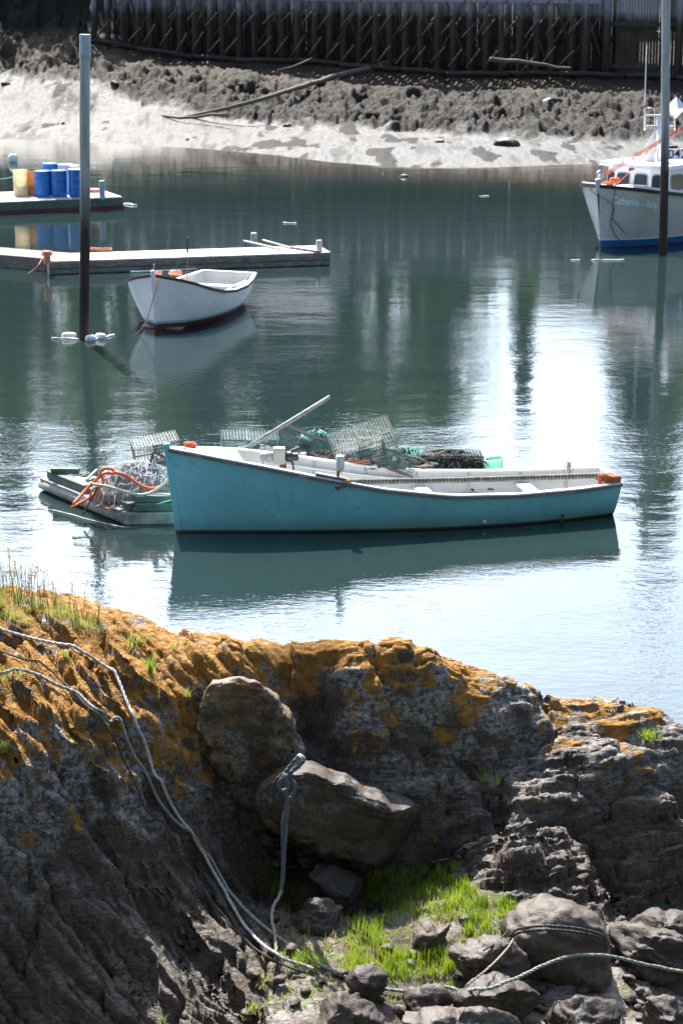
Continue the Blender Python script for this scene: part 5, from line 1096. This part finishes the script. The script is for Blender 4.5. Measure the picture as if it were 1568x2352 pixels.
for (px, py, l, lab) in ((820, 1078, .3, 'pink rope bundle in the dark heap'),): coil('rope_coil', at(px, py, YB - .4), .18, .02, 6, 'faded_orange', lab, .5)
for a, b, r_, mt, lab in (((655, 1042), (688, 1028), .03, 'rust_bar', 'rusty bar lying above the winch'), ((672, 1050), (702, 1046), .06, 'bleached_wood', 'pale post end right of the winch'), ((945, 1078), (995, 1074), .05, 'log_wood', 'brown timber in the dark net heap'), ((988, 1052), (1030, 1032), .02, 'log_wood', 'bent stick above the black weed'), ((905, 1060), (918, 1035), .035, 'rust', 'rusty upright bar right of the tilted trap'), ((860, 1062), (895, 1050), .035, 'bleached_wood', 'pale wooden slat inside the crushed trap')):
    tag(MB().tube([at(*a, YB - .1), at(*b, YB)], r_, 7).build('scrap_bar', MAT[mt], None, True), lab, 'bar')
tub_c = at(1137, 1085, YB + .4); g = NG('green_tub'); g.fin((.45, .72, .60), .4); t = g.t.nodes.new('ShaderNodeBsdfTranslucent'); t.inputs[0].default_value = (.5, .8, .68, 1); mm = g.t.nodes.new('ShaderNodeMixShader'); mm.inputs[0].default_value = .5
g.t.links.new(g.b.outputs[0], mm.inputs[1]); g.t.links.new(t.outputs[0], mm.inputs[2]); g.t.links.new(mm.outputs[0], g.out.inputs['Surface']); MAT['green_tub'] = g.m
tag(MB().lathe([(.13, 0), (.155, .22), (.175, .23), (.175, .25), (.15, .25), (.12, .02)], tub_c, 18, Matrix.Rotation(R(-8), 3, 'Y')).build('bucket', MAT['green_tub'], None, 'auto'), 'pale green plastic bucket at the right end of the raft', 'bucket')
tag(MB().lathe([(.10, 0), (.14, .10), (.15, .11), (.13, .11), (.1, .02)], at(1117, 1084, YB + .3), 16, Matrix.Rotation(R(35), 3, 'Y')).build('basket', MAT['green_tub'], None, 'auto'), 'tipped pale green bowl beside the green bucket', 'bowl')
scum([(40, 1165), (90, 1166), (150, 1178), (215, 1196), (285, 1211)], .008, 'pale foam streak on the water along the raft edge')

# ================================================================ near boulders, from their outlines
def star_rock(name, outline, y0, thick, seed, mat, lab, cat='boulder', sub=5, rough=.05, lean=0.0, power=.75, cz=1.0, ncut=22, lo=.52):
    import bmesh
    pts = [PY(px, py, y0) for px, py in outline]; c = sum(pts, Vector()) / len(pts); an = np.array([math.atan2(p.z - c.z, p.x - c.x) for p in pts]); rr = np.array([math.hypot(p.z - c.z, p.x - c.x) for p in pts]); i = np.argsort(an); an, rr = an[i], rr[i]
    an = np.concatenate([an - 2 * math.pi, an, an + 2 * math.pi]); rr = np.tile(rr, 3); bm = bmesh.new(); bmesh.ops.create_icosphere(bm, subdivisions=sub, radius=1.0); V = np.array([v.co[:] for v in bm.verts]); th = np.arctan2(V[:, 2], V[:, 0]); m = np.hypot(V[:, 0], V[:, 2])
    r = np.interp(th, an, rr); ext = rr.mean(); fr = 1.0 / ext; mm = m ** power; X, Z_ = r * mm * np.cos(th), r * mm * np.sin(th); Y = thick * np.sign(V[:, 1]) * np.abs(V[:, 1]) ** .8 + lean * Z_
    n = V; s = seed * 7.7; d = .10 * ext * fbm(X * fr * 1.3 + s, Y * fr * 1.3, Z_ * fr * 1.3, 3) + rough * ext * terrace(fbm(X * fr * 1.5 + s, Y * fr * 1.5, Z_ * fr * 7 + X * fr * 2, 3), 3, .15) + .02 * ext * fbm(X * fr * 7 + s, Y * fr * 7, Z_ * fr * 7, 3)
    d = d * (.35 + .65 * np.abs(V[:, 1])); Q = np.stack([X, Y, Z_], 1); q_ = np.random.default_rng(seed)
    for k in range(ncut):      # flat fracture faces
        a = q_.normal(size=3) * np.array([cz, 1.3, cz]); a[1] = -abs(a[1]) if k % 3 else a[1]; a /= np.linalg.norm(a); pr_ = Q @ a; lim = pr_.max() * q_.uniform(lo, .9); Q = Q - np.maximum(pr_ - lim, 0)[:, None] * a * .93
    Q[:, 2] -= .10 * np.minimum(Q[:, 1], 0) * 0
    Q = Q + n * d[:, None]; fq = 9.0; sc_ = .012 * ridged(Q[:, 0] * fq + s, Q[:, 1] * fq, Q[:, 2] * fq * 2.2, 3) + .012 * terrace(fbm(Q[:, 0] * 5 + s, Q[:, 1] * 5, Q[:, 2] * 22 + Q[:, 0] * 6, 3), 3, .1); Q = Q + n * sc_[:, None]; X, Y, Z_ = Q.T
    for v, q in zip(bm.verts, np.stack([X, Y, Z_], 1)): v.co = q
    me = bpy.data.meshes.new(name); bm.to_mesh(me); bm.free(); o = finish(me, name, MAT[mat], None, True); o.location = c; return tag(o, lab, cat)
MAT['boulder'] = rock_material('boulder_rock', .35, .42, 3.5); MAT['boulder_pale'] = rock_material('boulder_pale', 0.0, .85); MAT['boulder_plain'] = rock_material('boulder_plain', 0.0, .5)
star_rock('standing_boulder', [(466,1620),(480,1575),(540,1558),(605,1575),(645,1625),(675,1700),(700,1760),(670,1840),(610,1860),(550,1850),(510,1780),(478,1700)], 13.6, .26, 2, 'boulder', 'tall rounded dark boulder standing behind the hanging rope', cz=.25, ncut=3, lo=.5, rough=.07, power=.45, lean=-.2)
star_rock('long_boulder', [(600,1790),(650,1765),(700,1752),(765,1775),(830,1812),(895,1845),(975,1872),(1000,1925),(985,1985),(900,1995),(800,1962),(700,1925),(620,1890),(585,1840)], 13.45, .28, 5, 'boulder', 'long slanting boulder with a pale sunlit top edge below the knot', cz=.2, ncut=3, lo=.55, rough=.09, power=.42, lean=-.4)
star_rock('boulder', [(1148,2140),(1200,2095),(1265,2078),(1330,2100),(1388,2140),(1392,2200),(1384,2275),(1310,2295),(1240,2275),(1190,2230),(1155,2185)], 12.55, .24, 8, 'boulder_pale', 'pale flat topped boulder with rope wrapped around it', power=.5, ncut=5, lo=.7)
star_rock('boulder', [(1000,2255),(1040,2200),(1100,2175),(1160,2172),(1215,2215),(1215,2250),(1120,2270),(1030,2272)], 12.2, .22, 9, 'boulder_pale', 'pale striped slab rock at the right edge of the green grass', rough=.12)
star_rock('boulder', [(1045,2330),(1060,2290),(1110,2262),(1180,2268),(1235,2300),(1250,2352),(1150,2390),(1050,2380)], 11.85, .22, 10, 'boulder_plain', 'rounded dark rock at the bottom under the slack rope')
star_rock('boulder', [(1250,2352),(1265,2305),(1310,2272),(1380,2285),(1425,2330),(1440,2390),(1330,2400),(1250,2390)], 11.8, .22, 11, 'boulder_plain', 'grey boulder at the bottom edge below the wrapped boulder')
star_rock('boulder', [(905,2352),(960,2338),(1050,2335),(1150,2338),(1210,2362),(1200,2420),(1050,2440),(920,2420)], 11.45, .25, 12, 'boulder_pale', 'pale broad rock top cut by the bottom edge of the picture')
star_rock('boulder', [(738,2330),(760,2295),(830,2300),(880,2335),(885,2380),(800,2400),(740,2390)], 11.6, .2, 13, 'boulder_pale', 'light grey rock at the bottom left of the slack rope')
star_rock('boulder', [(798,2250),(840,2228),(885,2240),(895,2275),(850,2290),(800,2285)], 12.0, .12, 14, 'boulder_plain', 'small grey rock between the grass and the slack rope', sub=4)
star_rock('boulder', [(1375,2215),(1400,2165),(1480,2140),(1570,2150),(1660,2190),(1660,2260),(1500,2275),(1390,2260)], 12.75, .3, 15, 'boulder_plain', 'low dark layered rock at the right edge behind the slack rope', rough=.14)
star_rock('boulder', [(1475,2352),(1490,2300),(1540,2290),(1600,2310),(1620,2390),(1500,2400)], 11.9, .2, 16, 'boulder_plain', 'knobbly grey rock in the bottom right corner')
star_rock('boulder', [(1435,2150),(1470,2120),(1530,2115),(1600,2130),(1600,2170),(1500,2180)], 13.2, .2, 25, 'boulder_plain', 'small dark rock at the foot of the shaded right cliff')
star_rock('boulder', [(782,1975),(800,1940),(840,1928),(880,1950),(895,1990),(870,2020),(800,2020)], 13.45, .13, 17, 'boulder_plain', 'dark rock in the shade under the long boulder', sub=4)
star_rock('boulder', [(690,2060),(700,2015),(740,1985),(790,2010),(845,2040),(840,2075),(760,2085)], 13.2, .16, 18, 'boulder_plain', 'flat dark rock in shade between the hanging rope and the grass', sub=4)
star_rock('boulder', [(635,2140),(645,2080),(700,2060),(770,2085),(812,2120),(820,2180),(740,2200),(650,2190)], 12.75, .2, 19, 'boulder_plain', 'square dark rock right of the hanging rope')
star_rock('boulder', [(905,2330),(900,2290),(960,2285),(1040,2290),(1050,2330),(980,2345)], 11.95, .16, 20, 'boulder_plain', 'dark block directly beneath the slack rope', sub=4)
k = 0
rr_ = random.Random(4)
for i in range(34):
    px = rr_.uniform(606, 722); py = rr_.uniform(1908, 2000)
    if abs(px - 650) < 8: px += 14
    t = T(px, py); w = rr_.uniform(.05, .12)
    rock('stone', t + Vector((0, 0, w * .25)), (w * 1.25, w, w * .62), 200 + i, 'boulder_pale', 'small flat sunlit stone in the rubble patch under the long boulder', 'stone', 'rubble stones under the long boulder', rot=rr_.uniform(0, 3), cuts=12, rough=.1)
for i in range(70):
    px = rr_.uniform(560, 1568); py = rr_.uniform(2240, 2350) if i < 44 else rr_.uniform(2090, 2240); t = T(px, py); w = rr_.uniform(.03, .09)
    rock('stone', t + Vector((0, 0, w * .2)), (w * 1.3, w, w * .65), 300 + i, 'boulder_pale' if i % 3 else 'boulder_plain', 'loose beach stone in the muddy gully', 'stone', 'loose stones in the gully', rot=rr_.uniform(0, 3), cuts=12, rough=.1)
star_rock('flat_stone', [(905,2165),(940,2150),(1000,2146),(1068,2140),(1050,2160),(990,2180),(920,2184)], 12.55, .10, 33, 'boulder_pale', 'flat pale stone slab lying in the middle of the green grass', 'stone', sub=4)

# ================================================================ ropes in front
def on_t(pts, lift=.013): return [T(px, py, lift) for px, py in pts]
simple('rope_white', (.40, .40, .39), .8, .3, 60); simple('rope_teal', (.23, .25, .235), .8, .35, 50); simple('rope_dark', (.05, .05, .05), .85, .3, 60); simple('rope_blue', (.11, .12, .15), .85, .35, 50); simple('rope_tan', (.33, .28, .22), .85, .35, 50)
def settle(pts, lift, st=.03, sm=5):
    q = resample(pts, st); z = np.array([max(p.z, tz(p.x, p.y) + lift) for p in q]); 
    for _ in range(sm): z[1:-1] = np.maximum(z[1:-1] * .5 + .25 * (z[2:] + z[:-2]), [tz(p.x, p.y) + lift * .8 for p in q[1:-1]])
    return [Vector((p.x, p.y, zz)) for p, zz in zip(q, z)]
def near_rope(pts, r_, mat, lab): o = MB().rope(settle(pts, r_ * .9), r_).build('rope', MAT[mat], None, True); return tag(o, lab, 'rope')
tail = [(860,2272),(940,2283),(1040,2281),(1130,2262)]
R1 = on_t([(-60,1440),(0,1453),(90,1475),(180,1497),(225,1525),(262,1560),(292,1620),(312,1680),(335,1735),(362,1800),(390,1850),(415,1890),(440,1935),(470,1980),(505,2035),(535,2085),(555,2125),(590,2165),(640,2200),(690,2225),(720,2232)])
near_rope(R1, .0112, 'rope_white', 'uppermost pale twisted rope curving down the lichen covered rock')
R2 = on_t([(-60,1545),(0,1553),(60,1557),(110,1570),(170,1600),(225,1640),(262,1685),(300,1745),(340,1820),(390,1890),(440,1950),(500,2020),(550,2080),(600,2128),(660,2175),(720,2215),(790,2250),(860,2272),(940,2283),(1040,2281)]) + [PY(1110,2270,11.62), PY(1180,2250,11.75), PY(1240,2222,12.0), PY(1300,2200,12.15), PY(1370,2192,12.2), PY(1440,2205,12.25), PY(1500,2222,12.3), PY(1620,2240,12.3)]
near_rope(R2, .0112, 'rope_teal', 'greenish grey twisted rope running the whole way down and across')
near_rope(on_t([(-60,1492),(0,1506),(70,1525),(120,1552),(165,1592),(200,1630),(240,1690),(275,1745),(310,1810),(340,1880),(400,1960),(480,2070),(560,2165),(640,2215),(700,2240)]), .007, 'rope_dark', 'thin dark cord lying between the two pale ropes')
# the hanging line with its knot, on an iron peg driven into the rock
kc = PY(668, 1760, 13.2)
def hk(px, py, dy=0.0): return PY(px, py, 13.02 + dy)
peg = empty('iron_peg', hk(664, 1772, .15), 0, 'pale capped iron peg holding the knotted rope on the boulder', 'peg')
MB().tube([hk(640, 1795, .35), hk(664, 1770, .1), hk(690, 1738, 0)], .022, 10).build('pin', MAT['grey_fitting'], peg, True)
def hrope(name, pts, r_, mat, lab): o = MB().rope(pts, r_).build(name, MAT[mat], None, True); return tag(o, lab, 'rope')
hang = empty('knotted_rope', hk(655, 1800), 0, 'dark twisted rope knotted on the peg and hanging straight down', 'rope')
KP = [[hk(655,1776,-.04), hk(672,1752,-.05), hk(688,1738,-.05), hk(698,1745,-.03), hk(690,1757,-.02), hk(672,1770,-.02), hk(664,1785,-.03), hk(676,1800,-.06), hk(674,1822,-.06), hk(660,1838,-.06), hk(655,1820,-.09)],
      [hk(662,1772,-.02), hk(650,1785,-.07), hk(640,1800,-.07), hk(645,1816,-.08), hk(658,1815,-.09), hk(662,1800,-.08), hk(655,1788,-.08), hk(662,1778,-.06)],
      [hk(650,1778,.05), hk(636,1790,.04), hk(628,1810,.06), hk(630,1850,.1)]]
for q in KP[:2]: MB().rope(q, .0135).build('knot_loop', MAT['rope_blue'], hang, True)
MB().rope(KP[2], .0115).build('loose_end', MAT['rope_dark'], hang, True)
MB().rope([hk(656,1812,-.09), hk(660,1840,-.08), hk(657,1900,-.08), hk(652,1960,-.1), hk(650,2010,-.13), hk(645,2050,-.17)], .0135).build('hanging_part', MAT['rope_blue'], hang, True)
MB().rope([hk(664,1830,-.05), hk(650,1880,-.04), hk(648,1940,-.08), hk(648,2000,-.12), hk(644,2052,-.18)], .0095).build('hanging_part', MAT['rope_blue'], hang, True)
MB().rope([hk(688,1737,-.055), hk(700,1745,-.05)], .016).build('white_splice', MAT['rope_white'], hang, True)
MB().rope([hk(646,2046,-.17), hk(640,2062,-.2), hk(629,2080,-.25), hk(624,2110,-.35), hk(631,2145,-.45), hk(634,2190,-.6), hk(632,2235,-.75), hk(622,2290,-.95), hk(612,2352,-1.2)], .0115).build('frayed_tail', MAT['rope_tan'], hang, True)
# dark line round the wrapped boulder
for j, (dy_, lab) in enumerate(((0, 'upper dark rope turn around the pale flat topped boulder'), (9, 'lower dark rope turn around the pale flat topped boulder'))):
    tag(MB().rope([PY(1170,2152+dy_,12.30), PY(1190,2135+dy_,12.27), PY(1240,2128+dy_,12.27), PY(1300,2130+dy_,12.27), PY(1350,2138+dy_,12.3), PY(1386,2152+dy_,12.38), PY(1392,2175+dy_,12.45)], .009).build('rope', MAT['rope_dark'], None, True), lab, 'rope')
near_rope([PY(1182,2150,12.3), PY(1165,2180,12.15), PY(1130,2215,11.95), PY(1095,2245,11.85), PY(1070,2268,11.8)], .007, 'rope_tan', 'thin tan line from the wrapped boulder down to the slack rope')
near_rope([PY(1165,2140,12.35), PY(1140,2165,12.2), PY(1110,2185,12.1)], .006, 'rope_dark', 'thin dark cord left of the wrapped boulder')

# ================================================================ grass
def grass_mat(name, a, b, tl=.5):
    g = NG(name); pos = g.geo.outputs['Position']; g.pos = pos; c = g.mix(g.rng(g.noise(9, 3), .35, .65), a, b); g.fin(c, .5)
    tr = g.t.nodes.new('ShaderNodeBsdfTranslucent'); g.put(tr.inputs['Color'], c); mm = g.t.nodes.new('ShaderNodeMixShader'); mm.inputs[0].default_value = tl
    g.t.links.new(g.b.outputs[0], mm.inputs[1]); g.t.links.new(tr.outputs[0], mm.inputs[2]); g.t.links.new(mm.outputs[0], g.out.inputs['Surface']); MAT[name] = g.m
grass_mat('marsh_green', (.14, .22, .015), (.27, .36, .03), .55); grass_mat('dry_green', (.20, .25, .05), (.36, .38, .10), .5); grass_mat('straw', (.34, .26, .15), (.46, .34, .24), .4)
def blade(m, b, h, w, r, bend=.35, seg=3):
    a = r.uniform(0, 6.28); lean = Vector((math.cos(a), math.sin(a), 0)) * h * bend * r.random(); a2 = r.uniform(0, 6.28); sd = Vector((math.cos(a2), math.sin(a2) * .5, 0)) * w / 2; vs = []
    for k in range(seg + 1):
        t = k / seg; p = b + Vector((0, 0, h * t)) + lean * t * t; ww = 1 - t ** 1.6; vs += [p - sd * ww, p + sd * ww] if k < seg else [p]
    m.add(vs, [(2*k, 2*k+1, 2*k+3, 2*k+2) for k in range(seg - 1)] + [(2*seg-2, 2*seg-1, 2*seg)])
def grass_patch(name, polys, n, h0, h1, w, mat, lab, seed, clump=True, mats=None):
    r = random.Random(seed); m = MB(); made = 0
    for poly, frac in polys:
        xs_, ys_ = [p[0] for p in poly], [p[1] for p in poly]; k = 0; N_ = int(n * frac)
        while k < N_:
            px, py = r.uniform(min(xs_), max(xs_)), r.uniform(min(ys_), max(ys_))
            if not clip_poly(np.array(px), np.array(py), poly): continue
            if clump and fbm(px / 26, py / 13, seed, 2) < .0: k += .2; continue
            c = T(px, py, -.005); s_ = r.uniform(.7, 1.15)
            for _ in range(7): blade(m, c + Vector((r.gauss(0, .016), r.gauss(0, .02), 0)), r.uniform(h0, h1) * s_, w * r.uniform(.7, 1.3), r)
            k += 7
    return tag(m.build(name, MAT[mat], None), lab, 'grass', None, 'stuff')
grass_patch('marsh_grass', [([(840,2010),(960,1990),(1060,2030),(1190,2085),(1190,2105),(1080,2120),(1000,2110),(900,2110),(830,2075)], .42), ([(815,2180),(900,2190),(1040,2195),(1110,2200),(1020,2240),(940,2256),(850,2246),(780,2232)], .26),
  ([(690,2070),(790,2085),(810,2110),(720,2115)], .06), ([(640,2195),(740,2190),(750,2222),(650,2225)], .03), ([(1080,2100),(1150,2130),(1120,2180),(1060,2165)], .06), ([(800,2120),(880,2110),(880,2190),(810,2190)], .06), ([(600,1990),(640,2000),(640,2055),(600,2050)], .02), ([(620,2040),(700,2040),(700,2060),(640,2062)], .02)], 8500, .03, .105, .0055, 'marsh_green', 'bright green marsh grass growing in the muddy gully', 5)
grass_patch('moss_cover', [([(640,2060),(1180,2060),(1220,2170),(1000,2300),(640,2330),(560,2340)], 1.0)], 3800, .012, .035, .01, 'dry_green', 'low yellow green ground plants between the gully stones', 15)
grass_patch('crest_grass', [([(-40,1345),(30,1365),(130,1390),(240,1440),(230,1462),(120,1425),(-40,1385)], .8), ([(0,1400),(60,1415),(70,1435),(0,1430)], .1), ([(-30,1545),(60,1550),(60,1568),(-30,1570)], .10)], 1300, .03, .085, .004, 'dry_green', 'green grass along the top of the lichen covered rock at the left', 6)
grass_patch('dead_grass', [([(620,2040),(1190,2080),(1190,2120),(1020,2245),(780,2240),(640,2200)], 1.0)], 1100, .03, .09, .005, 'straw', 'dead straw coloured blades among the green marsh grass', 21)
m = MB(); sh = MB(); r = random.Random(3)
for i in range(110):
    px = r.triangular(-60, 260, 60); py = 1352 + max(0, px) * .30 + r.uniform(0, 25); b = T(px, py); h = r.uniform(.12, .36) * (1 - max(0, px) / 520); a = r.uniform(0, 6.28); tip = b + Vector((math.cos(a) * h * .18, math.sin(a) * h * .12, h))
    pts = [b, b.lerp(tip, .5) + Vector((0, 0, .0)), tip]; m.tube(pts, [.0019, .0015, .001], 3)
    if i % 2 == 0:
        for k in range(10): c = tip + Vector((r.gauss(0, .007), r.gauss(0, .007), -r.uniform(0, .06))); sh.add([c + Vector((-.004, 0, 0)), c + Vector((0, 0, -.007)), c + Vector((.004, 0, 0)), c + Vector((0, 0, .007))], [(0, 1, 2, 3)])
tag(m.build('grass_stalks', MAT['dry_green'], None), 'thin tall grass stalks standing against the water at the upper left', 'grass', None, 'stuff'); tag(sh.build('seed_heads', MAT['straw'], None), 'pinkish seed heads on the tall grass stalks', 'seed heads', None, 'stuff')
def tuft(px, py, n, h, lab, mat='dry_green', sp=.03):
    m = MB(); r = random.Random(int(px * 7 + py)); b = T(px, py, -.01)
    for i in range(n): blade(m, b + Vector((r.gauss(0, sp), r.gauss(0, sp), 0)), h * r.uniform(.5, 1.1), .006, r, .9)
    return tag(m.build('grass_tuft', MAT[mat], None), lab, 'grass')
for a in ((310, 1478, 70, .10, 'grass tuft on the lichen slope beside the crest, larger of two'), (345, 1540, 46, .14, 'bright grass tuft in the crack below the grey lichen'), (150, 1512, 50, .08, 'low grass tuft touching the uppermost pale rope'), (8, 1725, 40, .10, 'grass tuft at the left edge on grey rock'), (430, 1598, 22, .08, 'small grass sprig beside the standing boulder top'),
          (368, 1625, 26, .07, 'yellowish grass sprig on the steep lichen rock'), (1008, 1630, 12, .08, 'left of the two green sprigs on the middle ledge'), (1044, 1632, 12, .09, 'right of the two green sprigs on the middle ledge'), (1108, 1795, 16, .10, 'grass sprig in the dark crack, left of two'), (1140, 1800, 26, .11, 'grass sprig in the dark crack, right of two'),
          (1487, 1692, 120, .075, 'round green grass tuft on the right crest'), (995, 1930, 12, .09, 'small green sprig right of the long boulder end'), (1040, 2000, 26, .10, 'green sprig on the ledge above the marsh grass'), (400, 1490, 22, .06, 'short dry tuft on the orange crest'), (375, 2350, 30, .08, 'faint dark tuft at the bottom on the shaded flank')): tuft(*a, mat='marsh_green' if 'green' in a[4] or 'bright' in a[4] else 'dry_green', sp=.035 if a[2] > 60 else .012)
